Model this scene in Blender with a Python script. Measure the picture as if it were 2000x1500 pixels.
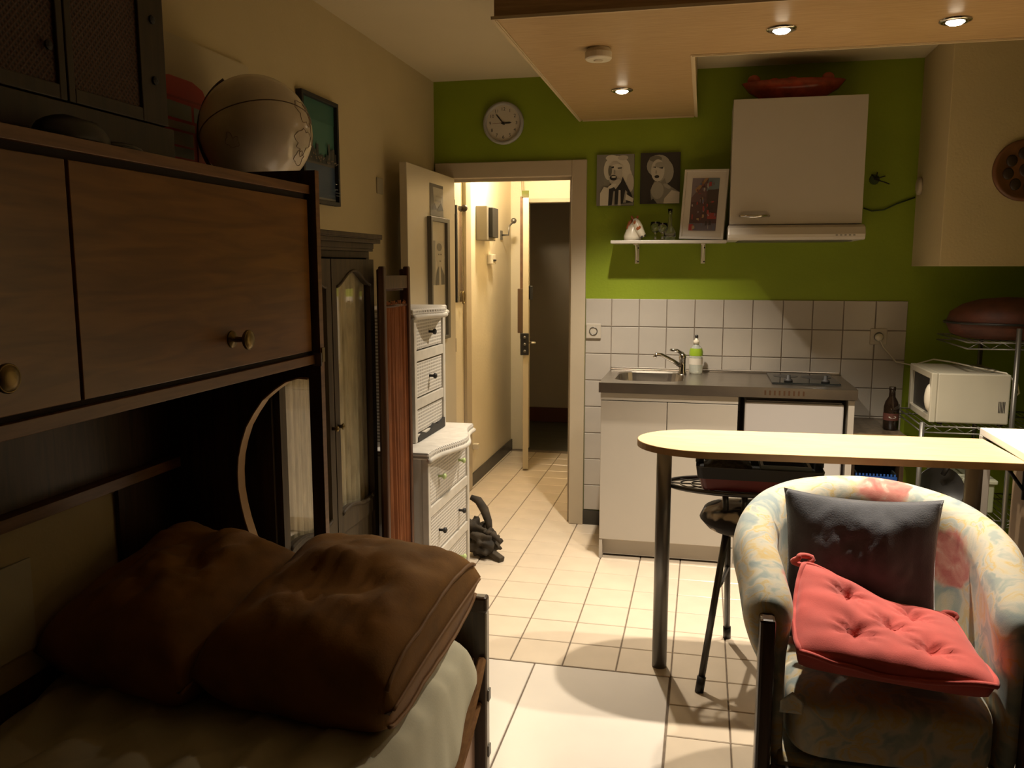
import bpy, bmesh, math, random
from mathutils import Vector, Matrix, noise, Euler
random.seed(7)
S = bpy.context.scene
for o in list(bpy.data.objects): bpy.data.objects.remove(o)
COL = S.collection
PI = math.pi

# ------------------------------------------------------------------ camera
cd = bpy.data.cameras.new('camera'); cam = bpy.data.objects.new('camera', cd); COL.objects.link(cam)
cd.sensor_width = 36.0; cd.lens = 36.0 * 1651.0 / 2000.0; cd.clip_start = 0.05
yaw = math.atan(376 / math.hypot(1651, 230)); pitch = -math.atan(230 / 1651)
cam.location = (0, 0, 1.5); cam.rotation_euler = (PI / 2 + pitch, 0, yaw)
S.camera = cam
# ------------------------------------------------------------------ world, exposure
w = bpy.data.worlds.new('night'); S.world = w; w.use_nodes = True
w.node_tree.nodes['Background'].inputs[0].default_value = (0.9, 0.75, 0.5, 1)
w.node_tree.nodes['Background'].inputs[1].default_value = 0.004
S.view_settings.view_transform = 'Standard'; S.view_settings.look = 'None'
S.view_settings.gamma = 1; S.view_settings.use_curve_mapping = False
S.view_settings.exposure = 0.0
SPOT_W = 172.0; SPOT_COL = (1.0, 0.88, 0.71); HALL_W = 58.0; SPOT_ANGLE = 108

# ------------------------------------------------------------------ materials
MATS = {}
def nt(name):
    m = bpy.data.materials.new(name); m.use_nodes = True
    return m, m.node_tree.nodes, m.node_tree.links, m.node_tree.nodes['Principled BSDF']
def mat(name, col, rough=0.5, metal=0.0, var=0.0, vscale=8.0, bump=0.0, bscale=60.0, spec=None, trans=0.0, emit=0.0, sheen=0.0, stretch=(1,1,1)):
    if name in MATS: return MATS[name]
    m, N, L, b = nt(name)
    b.inputs['Base Color'].default_value = (*col, 1); b.inputs['Roughness'].default_value = rough
    b.inputs['Metallic'].default_value = metal
    if spec is not None: b.inputs['Specular IOR Level'].default_value = spec
    if trans: b.inputs['Transmission Weight'].default_value = trans; b.inputs['IOR'].default_value = 1.45
    if sheen: b.inputs['Sheen Weight'].default_value = sheen
    if emit:
        b.inputs['Emission Color'].default_value = (*col, 1); b.inputs['Emission Strength'].default_value = emit
    tc = N.new('ShaderNodeTexCoord'); mp = N.new('ShaderNodeMapping'); mp.inputs['Scale'].default_value = stretch
    L.new(tc.outputs['Object'], mp.inputs['Vector'])
    if var:
        n = N.new('ShaderNodeTexNoise'); n.inputs['Scale'].default_value = vscale; n.inputs['Detail'].default_value = 5
        L.new(mp.outputs[0], n.inputs['Vector'])
        r = N.new('ShaderNodeValToRGB')
        r.color_ramp.elements[0].position = 0.3; r.color_ramp.elements[1].position = 0.7
        r.color_ramp.elements[0].color = (*[max(0, c * (1 - var)) for c in col], 1)
        r.color_ramp.elements[1].color = (*[min(1, c * (1 + var)) for c in col], 1)
        L.new(n.outputs['Fac'], r.inputs[0]); L.new(r.outputs[0], b.inputs['Base Color'])
    if bump:
        n2 = N.new('ShaderNodeTexNoise'); n2.inputs['Scale'].default_value = bscale; n2.inputs['Detail'].default_value = 4
        L.new(mp.outputs[0], n2.inputs['Vector'])
        bp = N.new('ShaderNodeBump'); bp.inputs['Strength'].default_value = bump; bp.inputs['Distance'].default_value = 0.004
        L.new(n2.outputs['Fac'], bp.inputs['Height']); L.new(bp.outputs[0], b.inputs['Normal'])
    MATS[name] = m; return m
def wood(name, c1, c2, axis='y', rough=0.45, scale=6.0, stretch=14.0):
    if name in MATS: return MATS[name]
    m, N, L, b = nt(name)
    tc = N.new('ShaderNodeTexCoord'); mp = N.new('ShaderNodeMapping')
    s = [stretch] * 3; s['xyz'.index(axis)] = 1.0
    mp.inputs['Scale'].default_value = s; L.new(tc.outputs['Object'], mp.inputs['Vector'])
    n = N.new('ShaderNodeTexNoise'); n.inputs['Scale'].default_value = scale; n.inputs['Detail'].default_value = 8; n.inputs['Distortion'].default_value = 0.6
    L.new(mp.outputs[0], n.inputs['Vector'])
    r = N.new('ShaderNodeValToRGB'); r.color_ramp.elements[0].color = (*c1, 1); r.color_ramp.elements[1].color = (*c2, 1)
    r.color_ramp.elements[0].position = 0.32; r.color_ramp.elements[1].position = 0.68
    L.new(n.outputs['Fac'], r.inputs[0]); L.new(r.outputs[0], b.inputs['Base Color'])
    bp = N.new('ShaderNodeBump'); bp.inputs['Strength'].default_value = 0.12; bp.inputs['Distance'].default_value = 0.002
    L.new(n.outputs['Fac'], bp.inputs['Height']); L.new(bp.outputs[0], b.inputs['Normal'])
    b.inputs['Roughness'].default_value = rough
    MATS[name] = m; return m
def weave(name, c1, c2, scale=90.0, rough=0.6, diag=False):
    if name in MATS: return MATS[name]
    m, N, L, b = nt(name)
    tc = N.new('ShaderNodeTexCoord'); mp = N.new('ShaderNodeMapping'); L.new(tc.outputs['Object'], mp.inputs['Vector'])
    if diag: mp.inputs['Rotation'].default_value = (0.75, 0, 0)
    ws = []
    for ax in ('X', 'Y', 'Z'):
        wv = N.new('ShaderNodeTexWave'); wv.bands_direction = ax; wv.inputs['Scale'].default_value = scale / 6.28; wv.inputs['Distortion'].default_value = 0.5
        L.new(mp.outputs[0], wv.inputs['Vector']); ws.append(wv)
    a = N.new('ShaderNodeMath'); a.operation = 'MULTIPLY'; L.new(ws[0].outputs['Fac'], a.inputs[0]); L.new(ws[1].outputs['Fac'], a.inputs[1])
    a2 = N.new('ShaderNodeMath'); a2.operation = 'MAXIMUM'; L.new(ws[1].outputs['Fac'], a2.inputs[0]); L.new(ws[2].outputs['Fac'], a2.inputs[1])
    r = N.new('ShaderNodeValToRGB'); r.color_ramp.elements[0].color = (*c1, 1); r.color_ramp.elements[1].color = (*c2, 1)
    r.color_ramp.elements[0].position = 0.25; r.color_ramp.elements[1].position = 0.75
    L.new(a2.outputs[0], r.inputs[0]); L.new(r.outputs[0], b.inputs['Base Color'])
    bp = N.new('ShaderNodeBump'); bp.inputs['Strength'].default_value = 0.5; bp.inputs['Distance'].default_value = 0.004
    L.new(a2.outputs[0], bp.inputs['Height']); L.new(bp.outputs[0], b.inputs['Normal'])
    b.inputs['Roughness'].default_value = rough
    MATS[name] = m; return m
def floral(name):
    m, N, L, b = nt(name)
    tc = N.new('ShaderNodeTexCoord')
    dn = N.new('ShaderNodeTexNoise'); dn.inputs['Scale'].default_value = 9; dn.inputs['Detail'].default_value = 3
    L.new(tc.outputs['Object'], dn.inputs['Vector'])
    mx = N.new('ShaderNodeMix'); mx.data_type = 'VECTOR'; mx.inputs[0].default_value = 0.10
    L.new(tc.outputs['Object'], mx.inputs[4]); L.new(dn.outputs['Color'], mx.inputs[5])
    def ramp(src, stops):
        r = N.new('ShaderNodeValToRGB'); e = r.color_ramp.elements
        e[0].position, e[0].color = stops[0][0], (*stops[0][1], 1)
        e[1].position, e[1].color = stops[-1][0], (*stops[-1][1], 1)
        for p, c in stops[1:-1]:
            k = e.new(p); k.color = (*c, 1)
        L.new(src, r.inputs[0]); return r
    n1 = N.new('ShaderNodeTexNoise'); n1.inputs['Scale'].default_value = 9; n1.inputs['Detail'].default_value = 3; n1.inputs['Distortion'].default_value = 1.6
    L.new(mx.outputs[1], n1.inputs['Vector'])
    base = ramp(n1.outputs['Fac'], [(0.30, (0.27, 0.33, 0.34)), (0.40, (0.38, 0.42, 0.37)), (0.47, (0.56, 0.52, 0.42)), (0.53, (0.60, 0.52, 0.36)), (0.575, (0.60, 0.44, 0.18)), (0.61, (0.52, 0.50, 0.42)), (0.70, (0.40, 0.42, 0.37))])
    v = N.new('ShaderNodeTexVoronoi'); v.inputs['Scale'].default_value = 4.2; L.new(mx.outputs[1], v.inputs['Vector'])
    fl = ramp(v.outputs['Distance'], [(0.0, (1, 1, 1)), (0.30, (1, 1, 1)), (0.36, (0, 0, 0))])
    sel = N.new('ShaderNodeSeparateColor'); L.new(v.outputs['Color'], sel.inputs[0])
    th = N.new('ShaderNodeMath'); th.operation = 'GREATER_THAN'; th.inputs[1].default_value = 0.38; L.new(sel.outputs[0], th.inputs[0])
    ml = N.new('ShaderNodeMath'); ml.operation = 'MULTIPLY'; L.new(fl.outputs[0], ml.inputs[0]); L.new(th.outputs[0], ml.inputs[1])
    n3 = N.new('ShaderNodeTexNoise'); n3.inputs['Scale'].default_value = 26; L.new(mx.outputs[1], n3.inputs['Vector'])
    red = ramp(n3.outputs['Fac'], [(0.35, (0.50, 0.12, 0.10)), (0.6, (0.62, 0.26, 0.20)), (0.75, (0.66, 0.48, 0.40))])
    mc = N.new('ShaderNodeMix'); mc.data_type = 'RGBA'
    L.new(ml.outputs[0], mc.inputs[0]); L.new(base.outputs[0], mc.inputs[6]); L.new(red.outputs[0], mc.inputs[7])
    L.new(mc.outputs[2], b.inputs['Base Color']); b.inputs['Roughness'].default_value = 0.85; b.inputs['Sheen Weight'].default_value = 0.2
    n4 = N.new('ShaderNodeTexNoise'); n4.inputs['Scale'].default_value = 400; L.new(tc.outputs['Object'], n4.inputs['Vector'])
    bp = N.new('ShaderNodeBump'); bp.inputs['Strength'].default_value = 0.15; bp.inputs['Distance'].default_value = 0.002
    L.new(n4.outputs['Fac'], bp.inputs['Height']); L.new(bp.outputs[0], b.inputs['Normal'])
    return m
def cowhide(name):
    m, N, L, b = nt(name)
    tc = N.new('ShaderNodeTexCoord'); n = N.new('ShaderNodeTexNoise'); n.inputs['Scale'].default_value = 9; n.inputs['Detail'].default_value = 2
    L.new(tc.outputs['Object'], n.inputs['Vector'])
    r = N.new('ShaderNodeValToRGB'); r.color_ramp.elements[0].position = 0.52; r.color_ramp.elements[1].position = 0.56
    r.color_ramp.elements[0].color = (0.02, 0.015, 0.012, 1); r.color_ramp.elements[1].color = (0.55, 0.48, 0.38, 1)
    L.new(n.outputs['Fac'], r.inputs[0]); L.new(r.outputs[0], b.inputs['Base Color']); b.inputs['Roughness'].default_value = 0.8
    return m

M = dict(
    cream=mat('cream_paint', (0.50, 0.41, 0.235), 0.75, var=0.04, vscale=3, bump=0.25, bscale=90),
    ceil=mat('ceiling_paint', (0.54, 0.46, 0.30), 0.8, var=0.03, vscale=2, bump=0.2, bscale=70),
    green=mat('lime_paint', (0.215, 0.285, 0.006), 0.6, var=0.05, vscale=4, bump=0.25, bscale=80),
    hall=mat('hall_paint', (0.70, 0.62, 0.46), 0.6, var=0.04, vscale=3, bump=0.3, bscale=60),
    white=mat('white_laminate', (0.44, 0.395, 0.335), 0.35, var=0.02, vscale=5),
    door=mat('door_paint', (0.52, 0.45, 0.32), 0.4, var=0.03, vscale=4, bump=0.08, bscale=30),
    casing=mat('casing_paint', (0.47, 0.395, 0.285), 0.45, var=0.03, vscale=6),
    tile=mat('floor_tile_glaze', (0.62, 0.52, 0.40), 0.25, var=0.05, vscale=6, bump=0.05, bscale=20),
    bigtile=mat('large_tile_glaze', (0.66, 0.60, 0.53), 0.30, var=0.03, vscale=5, bump=0.04, bscale=15),
    grout=mat('floor_grout', (0.16, 0.12, 0.085), 0.9, var=0.2, vscale=30),
    wtile=mat('wall_tile_glaze', (0.44, 0.40, 0.35), 0.18, var=0.03, vscale=9, bump=0.03, bscale=20),
    wgrout=mat('wall_grout', (0.22, 0.18, 0.14), 0.9),
    plinth=mat('dark_plinth', (0.035, 0.03, 0.022), 0.4, var=0.3, vscale=10),
    steel=mat('brushed_steel', (0.42, 0.38, 0.33), 0.28, 1.0, var=0.12, vscale=6, bump=0.05, bscale=200, stretch=(1, 20, 1)),
    chrome=mat('chrome', (0.55, 0.53, 0.5), 0.12, 1.0),
    greymetal=mat('grey_metal', (0.17, 0.16, 0.145), 0.35, 0.7),
    tubemetal=mat('dark_tube', (0.09, 0.085, 0.08), 0.35, 0.8),
    black=mat('black_plastic', (0.012, 0.011, 0.010), 0.4),
    blackiron=mat('black_iron', (0.012, 0.011, 0.01), 0.5, 0.5),
    hob=mat('hob_glass', (0.010, 0.011, 0.010), 0.10, spec=0.2),
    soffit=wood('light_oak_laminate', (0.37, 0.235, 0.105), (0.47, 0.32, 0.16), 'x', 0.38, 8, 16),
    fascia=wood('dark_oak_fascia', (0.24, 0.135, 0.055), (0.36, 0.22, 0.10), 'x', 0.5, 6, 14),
    softrim=mat('light_oak_edge', (0.52, 0.41, 0.25), 0.5),
    barwood=wood('beech_laminate', (0.62, 0.45, 0.23), (0.70, 0.54, 0.31), 'x', 0.32, 7, 14),
    baredge=mat('beech_edge', (0.30, 0.16, 0.06), 0.4, var=0.1, vscale=20),
    teak=wood('teak_veneer', (0.14, 0.055, 0.008), (0.23, 0.098, 0.015), 'y', 0.33, 4, 9),
    teakedge=wood('teak_edge', (0.14, 0.062, 0.020), (0.22, 0.105, 0.038), 'y', 0.38, 6, 12),
    darkwood=wood('dark_stained_wood', (0.035, 0.020, 0.010), (0.075, 0.042, 0.02), 'z', 0.4, 5, 12),
    walnut=wood('wardrobe_wood', (0.038, 0.024, 0.009), (0.072, 0.046, 0.018), 'z', 0.62, 5, 12),
    screenwood=wood('mahogany_wood', (0.05, 0.018, 0.008), (0.10, 0.038, 0.015), 'z', 0.4, 5, 12),
    rust=mat('rust_cloth', (0.20, 0.062, 0.014), 0.85, var=0.2, vscale=8, bump=0.15, bscale=300),
    lace=mat('lace_curtain', (0.66, 0.58, 0.38), 0.9, var=0.22, vscale=40, bump=0.3, bscale=150, stretch=(1, 1, 0.25)),
    suede=mat('brown_suede', (0.24, 0.105, 0.013), 0.8, var=0.25, vscale=9, bump=0.15, bscale=180, sheen=0.04),
    suedetrim=mat('tan_piping', (0.26, 0.13, 0.045), 0.65),
    sheet=mat('pale_sheet', (0.62, 0.58, 0.42), 0.85, var=0.06, vscale=5, bump=0.1, bscale=200),
    bedside=mat('pink_beige_board', (0.42, 0.27, 0.19), 0.5, var=0.05, vscale=6),
    wicker=weave('white_wicker', (0.24, 0.22, 0.19), (0.64, 0.60, 0.54), 135),
    wickerwood=mat('white_wicker_frame', (0.55, 0.51, 0.44), 0.5, var=0.08, vscale=20),
    cane=weave('dark_cane', (0.022, 0.012, 0.008), (0.075, 0.032, 0.018), 210, diag=True),
    canewood=wood('cane_cabinet_wood', (0.022, 0.014, 0.005), (0.040, 0.026, 0.010), 'z', 0.45, 5, 10),
    globe=mat('globe_paper', (0.55, 0.47, 0.36), 0.16, var=0.18, vscale=7),
    seam=mat('globe_seam', (0.10, 0.06, 0.03), 0.4),
    brass=mat('old_brass', (0.19, 0.135, 0.05), 0.38, 0.9),
    charcoal=mat('charcoal_cloth', (0.066, 0.067, 0.080), 0.9, var=0.3, vscale=14, bump=0.25, bscale=250, sheen=0.5),
    red=mat('red_canvas', (0.60, 0.095, 0.078), 0.85, var=0.22, vscale=7, bump=0.12, bscale=300, sheen=0.25),
    redtuft=mat('red_button', (0.30, 0.03, 0.025), 0.8),
    armwood=wood('armchair_wood', (0.035, 0.018, 0.008), (0.07, 0.035, 0.015), 'z', 0.25, 5, 12),
    trayred=mat('dark_red_plastic', (0.13, 0.012, 0.010), 0.35),
    basket=mat('reddish_basket', (0.085, 0.020, 0.007), 0.6, var=0.3, vscale=15, bump=0.3, bscale=80),
    bowl=mat('red_glass_bowl', (0.26, 0.035, 0.015), 0.25, var=0.3, vscale=20),
    platew=mat('carved_brown_wood', (0.13, 0.05, 0.018), 0.5, var=0.3, vscale=14, bump=0.4, bscale=40),
    plated=mat('carved_dark_wood', (0.025, 0.012, 0.006), 0.5),
    granite=mat('brown_granite', (0.10, 0.075, 0.05), 0.3, var=0.5, vscale=60),
    blue=mat('blue_plastic', (0.015, 0.07, 0.28), 0.45),
    bottle=mat('dark_brown_glass', (0.018, 0.010, 0.006), 0.08, spec=0.7),
    glass=mat('clear_glass', (0.96, 0.98, 0.96), 0.02, trans=1.0),
    soap=mat('clear_soap', (0.75, 0.78, 0.70), 0.12, trans=0.6),
    lime=mat('lime_label', (0.24, 0.36, 0.02), 0.4),
    plaster=mat('white_ceramic', (0.66, 0.60, 0.48), 0.3),
    rustpaint=mat('brown_glaze', (0.34, 0.10, 0.03), 0.3),
    clockgrey=mat('clock_rim', (0.36, 0.35, 0.33), 0.4),
    clockface=mat('clock_face', (0.55, 0.50, 0.42), 0.5),
    ink=mat('ink', (0.015, 0.013, 0.012), 0.6),
    greyink=mat('grey_ink', (0.17, 0.16, 0.14), 0.6),
    paper=mat('paper', (0.58, 0.53, 0.45), 0.7),
    microw=mat('microwave_enamel', (0.50, 0.46, 0.36), 0.35, var=0.03),
    drift=mat('driftwood', (0.040, 0.029, 0.017), 0.85, var=0.6, vscale=14, bump=0.6, bscale=40),
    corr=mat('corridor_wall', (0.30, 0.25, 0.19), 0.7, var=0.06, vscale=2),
    greenknob=mat('pale_green_knob', (0.42, 0.52, 0.22), 0.3),
)
def pane_mat(name):
    m, N, L, b = nt(name); N.remove(b)
    tr_ = N.new('ShaderNodeBsdfTransparent'); gl_ = N.new('ShaderNodeBsdfGlossy'); gl_.inputs['Roughness'].default_value = 0.03; mx = N.new('ShaderNodeMixShader'); fr = N.new('ShaderNodeLayerWeight'); fr.inputs[0].default_value = 0.12
    L.new(fr.outputs['Facing'], mx.inputs[0]); L.new(tr_.outputs[0], mx.inputs[1]); L.new(gl_.outputs[0], mx.inputs[2]); L.new(mx.outputs[0], N['Material Output'].inputs[0]); return m
M['pane'] = pane_mat('window_pane')
M['floral'] = floral('floral_upholstery'); M['cow'] = cowhide('cowhide')
FLAT = {}
def flat(c, rough=0.6):
    k = tuple(round(x, 3) for x in c)
    if k not in FLAT: FLAT[k] = mat('print_%02x%02x%02x' % tuple(int(min(1, x) * 255) for x in k), k, rough)
    return FLAT[k]

# ------------------------------------------------------------------ mesh helpers
ORG = {}
class G:
    def __init__(s): s.v = []; s.f = []; s.mi = []; s.T = None; s.m = 0
    def _v(s, p):
        p = Vector(p)
        if s.T is not None: p = s.T @ p
        s.v.append(p); return len(s.v) - 1
    def face(s, idx): s.f.append(idx); s.mi.append(s.m)
    def box(s, x0, x1, y0, y1, z0, z1):
        i = [s._v((x, y, z)) for z in (z0, z1) for y in (y0, y1) for x in (x0, x1)]
        for q in ((0, 2, 3, 1), (4, 5, 7, 6), (0, 1, 5, 4), (2, 6, 7, 3), (0, 4, 6, 2), (1, 3, 7, 5)): s.face([i[k] for k in q])
        return s
    def prism(s, poly, axis, a0, a1):
        def P(u, v, a):
            return {'x': (a, u, v), 'y': (u, a, v), 'z': (u, v, a)}[axis]
        A = [s._v(P(u, v, a0)) for u, v in poly]; B = [s._v(P(u, v, a1)) for u, v in poly]
        n = len(poly); s.face(A[::-1]); s.face(B)
        for k in range(n): s.face([A[k], A[(k + 1) % n], B[(k + 1) % n], B[k]])
        return s
    def ring(s, outer, inner, axis, a0, a1):      # two polygons with the same point count
        def P(u, v, a):
            return {'x': (a, u, v), 'y': (u, a, v), 'z': (u, v, a)}[axis]
        n = len(outer)
        R = [[s._v(P(u, v, a)) for u, v in poly] for poly, a in ((outer, a0), (outer, a1), (inner, a1), (inner, a0))]
        for j in range(4):
            A, B = R[j], R[(j + 1) % 4]
            for k in range(n): s.face([A[k], A[(k + 1) % n], B[(k + 1) % n], B[k]])
        return s
    def tube(s, pts, r, n=8, closed=False, caps=True):
        pts = [Vector(p) for p in pts]; rings = []; m = len(pts)
        rs = r if isinstance(r, (list, tuple)) else [r] * m
        prev = None
        for k, p in enumerate(pts):
            if closed: d = pts[(k + 1) % m] - pts[k - 1]
            else: d = pts[min(k + 1, m - 1)] - pts[max(k - 1, 0)]
            d.normalize()
            if prev is None:
                a = Vector((0, 0, 1)) if abs(d.z) < 0.9 else Vector((1, 0, 0)); u = d.cross(a).normalized()
            else: u = (prev - d * prev.dot(d)).normalized()
            prev = u; wv = d.cross(u)
            rings.append([s._v(p + (u * math.cos(t * 2 * PI / n) + wv * math.sin(t * 2 * PI / n)) * rs[k]) for t in range(n)])
        q = m if closed else m - 1
        for k in range(q):
            A, B = rings[k], rings[(k + 1) % m]
            for t in range(n): s.face([A[t], A[(t + 1) % n], B[(t + 1) % n], B[t]])
        if caps and not closed: s.face(rings[0][::-1]); s.face(rings[-1])
        return s
    def lathe(s, prof, c, n=24, axis='z', cap=True):
        rings = []
        for r, h in prof:
            R = []
            for t in range(n):
                a = 2 * PI * t / n; u, v = r * math.cos(a), r * math.sin(a)
                off = {'z': (u, v, h), 'y': (u, h, v), 'x': (h, u, v)}[axis]
                R.append(s._v((c[0] + off[0], c[1] + off[1], c[2] + off[2])))
            rings.append(R)
        for A, B in zip(rings, rings[1:]):
            for t in range(n): s.face([A[t], A[(t + 1) % n], B[(t + 1) % n], B[t]])
        if cap: s.face(rings[0][::-1]); s.face(rings[-1])
        return s
    def ball(s, c, rx, ry=None, rz=None, n=16, m=10, R=None):
        ry = rx if ry is None else ry; rz = rx if rz is None else rz
        rings = []
        for j in range(1, m):
            ph = PI * j / m; ring = []
            for t in range(n):
                a = 2 * PI * t / n
                p = Vector((rx * math.sin(ph) * math.cos(a), ry * math.sin(ph) * math.sin(a), rz * math.cos(ph)))
                if R is not None: p = R @ p
                ring.append(s._v(Vector(c) + p))
            rings.append(ring)
        e = Vector((0, 0, rz)); e = R @ e if R is not None else e
        top = s._v(Vector(c) + e); bot = s._v(Vector(c) - e)
        for A, B in zip(rings, rings[1:]):
            for t in range(n): s.face([A[t], B[t], B[(t + 1) % n], A[(t + 1) % n]])
        for t in range(n):
            s.face([top, rings[0][t], rings[0][(t + 1) % n]]); s.face([bot, rings[-1][(t + 1) % n], rings[-1][t]])
        return s
    def grid(s, fn, nu, nv, closed_u=False):
        I = [[s._v(fn(i / nu, j / nv)) for j in range(nv + 1)] for i in range(nu + (0 if closed_u else 1))]
        for i in range(nu):
            A, B = I[i], I[(i + 1) % len(I)]
            for j in range(nv): s.face([A[j], B[j], B[j + 1], A[j + 1]])
        return I
    def build(s, name, mats, parent=None, smooth=False, bevel=0.0, subsurf=0, solid=0.0, fix=True):
        me = bpy.data.meshes.new(name); org = ORG.get(parent, Vector((0, 0, 0))) if parent else Vector((0, 0, 0))
        me.from_pydata([tuple(p - org) for p in s.v], [], s.f)
        if not isinstance(mats, (list, tuple)): mats = [mats]
        for mm in mats: me.materials.append(M[mm] if isinstance(mm, str) else mm)
        me.polygons.foreach_set('material_index', s.mi)
        if fix:
            bm = bmesh.new(); bm.from_mesh(me); bmesh.ops.recalc_face_normals(bm, faces=bm.faces); bm.to_mesh(me); bm.free()
        if smooth: me.polygons.foreach_set('use_smooth', [True] * len(me.polygons))
        o = bpy.data.objects.new(name, me); COL.objects.link(o)
        if parent: o.parent = parent
        ORG[o] = org
        if solid:
            md = o.modifiers.new('solid', 'SOLIDIFY'); md.thickness = solid; md.offset = 0
        if bevel:
            md = o.modifiers.new('bevel', 'BEVEL'); md.width = bevel; md.segments = 2; md.limit_method = 'ANGLE'; md.angle_limit = 0.7
        if subsurf:
            md = o.modifiers.new('sub', 'SUBSURF'); md.levels = subsurf; md.render_levels = subsurf
        return o
def tag(o, label=None, cat=None, group=None, kind=None):
    if label: o['label'] = label
    if cat: o['category'] = cat
    if group: o['group'] = group
    if kind: o['kind'] = kind
    return o
def thing(name, loc, label, cat, group=None, kind=None):
    o = bpy.data.objects.new(name, None); COL.objects.link(o); o.location = loc; o.empty_display_size = 0.1
    ORG[o] = Vector(loc); return tag(o, label, cat, group, kind)
def struct(g, name, mats, label=None, **k):
    o = g.build(name, mats, **k); return tag(o, label, kind='structure')
def ell(cx, cy, rx, ry, n=20, a0=0, rot=0):
    out = []
    for t in range(n):
        a = a0 + 2 * PI * t / n; u, v = rx * math.cos(a), ry * math.sin(a)
        out.append((cx + u * math.cos(rot) - v * math.sin(rot), cy + u * math.sin(rot) + v * math.cos(rot)))
    return out
def rect(x0, y0, x1, y1): return [(x0, y0), (x1, y0), (x1, y1), (x0, y1)]
def printed(name, parent, o, ux, uy, nrm, W, H, shapes, base):
    """flat print: shapes are (polygon in 0..1, colour), laid in thin layers on a sheet at o spanned by ux*W, uy*H"""
    g = G(); cols = [base]; o, ux, uy, nrm = map(Vector, (o, ux, uy, nrm))
    def put(poly, k, layer):
        g.m = k; g.face([g._v(o + ux * (u * W) + uy * (v * H) + nrm * (0.0004 * layer)) for u, v in poly])
    put(rect(0, 0, 1, 1), 0, 0)
    for L_, (poly, c) in enumerate(shapes):
        poly = [(min(1, max(0, u)), min(1, max(0, v))) for u, v in poly]
        if c not in cols: cols.append(c)
        put(poly, cols.index(c), L_ + 1)
    return g.build(name, [flat(c) for c in cols], parent, fix=False)

# ================================================================== STRUCTURE
WB = 4.79; XL = -1.54; ZC = 2.54; XR = 1.184
# ---- floor: grout slab and single tiles
fl = struct(G().box(XL - 0.05, 2.60, -1.6, 6.72, -0.06, -0.004), 'floor', 'grout', 'beige square tiled floor with a patch of large white tiles')
_tm = {}
def tile(parent, name, cx, cy, cz, sx, sy, sz, m, nrm='z'):
    key = (name, round(sx, 4), round(sy, 4), round(sz, 4))
    if key not in _tm:
        g = G(); b = 0.0022
        if nrm == 'z':
            lo = [(-sx/2, -sy/2, -sz/2), (sx/2, -sy/2, -sz/2), (sx/2, sy/2, -sz/2), (-sx/2, sy/2, -sz/2)]
            mid = [(x, y, sz/2 - b) for x, y, _ in lo]; hi = [(x * (1 - 2*b/sx), y * (1 - 2*b/sy), sz/2) for x, y, _ in lo]
        else:   # faces -y
            lo = [(-sx/2, sy/2, -sz/2), (sx/2, sy/2, -sz/2), (sx/2, sy/2, sz/2), (-sx/2, sy/2, sz/2)]
            mid = [(x, -sy/2 + b, z) for x, _, z in lo]; hi = [(x * (1 - 2*b/sx), -sy/2, z * (1 - 2*b/sz)) for x, _, z in lo]
        R = [[g._v(p) for p in q] for q in (lo, mid, hi)]
        for A, B in zip(R, R[1:]):
            for k in range(4): g.face([A[k], A[(k+1) % 4], B[(k+1) % 4], B[k]])
        g.face(R[2])
        o = g.build(name, m); COL.objects.unlink(o); _tm[key] = o.data
        bpy.data.objects.remove(o)
    o = bpy.data.objects.new(name, _tm[key]); COL.objects.link(o); o.parent = parent; o.location = (cx, cy, cz); return o
GX0 = -0.0760; P = 0.2028; GP = 0.005
xs = [GX0 + P * k for k in range(-8, 8)]
ys = [2.996 + 0.2015 * k for k in range(-6, 19)]
def ftile(x0, x1, y0, y1, m='tile', nm='floor_tile'):
    if x1 - x0 < 0.02 or y1 - y0 < 0.02: return
    tile(fl, nm, (x0 + x1) / 2, (y0 + y1) / 2, -0.003, x1 - x0 - GP, y1 - y0 - GP, 0.006, m)
for j in range(len(ys) - 1):
    y0, y1 = ys[j], ys[j + 1]
    for i in range(len(xs) - 1):
        x0, x1 = xs[i], xs[i + 1]
        if y1 > 4.85:                                    # hall strip
            x0, x1 = max(x0, -1.52), min(x1, -0.66); y1 = min(y1, 6.70)
        else:
            x0, x1 = max(x0, XL), min(x1, 1.30 if y0 > 3.4 else XR)
        if y1 < 2.999 and x0 < -0.08: continue
        if y0 < 2.15 and x0 > 0.9: continue
        ftile(x0, x1, y0, y1)
for (a, b_) in ((-1.12, -0.586), (-0.586, -0.079)):
    for (c, d) in ((1.78, 2.382), (2.382, 2.993)):
        ftile(a, b_, c, d, 'bigtile', 'large_floor_tile') if False else None
ftile(-1.12, -0.586, 2.10, 2.993, 'bigtile', 'large_floor_tile')
ftile(-0.586, -0.079, 2.10, 2.993, 'bigtile', 'large_floor_tile')
ftile(-0.586, -0.079, 1.30, 2.10, 'bigtile', 'large_floor_tile')
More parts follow.
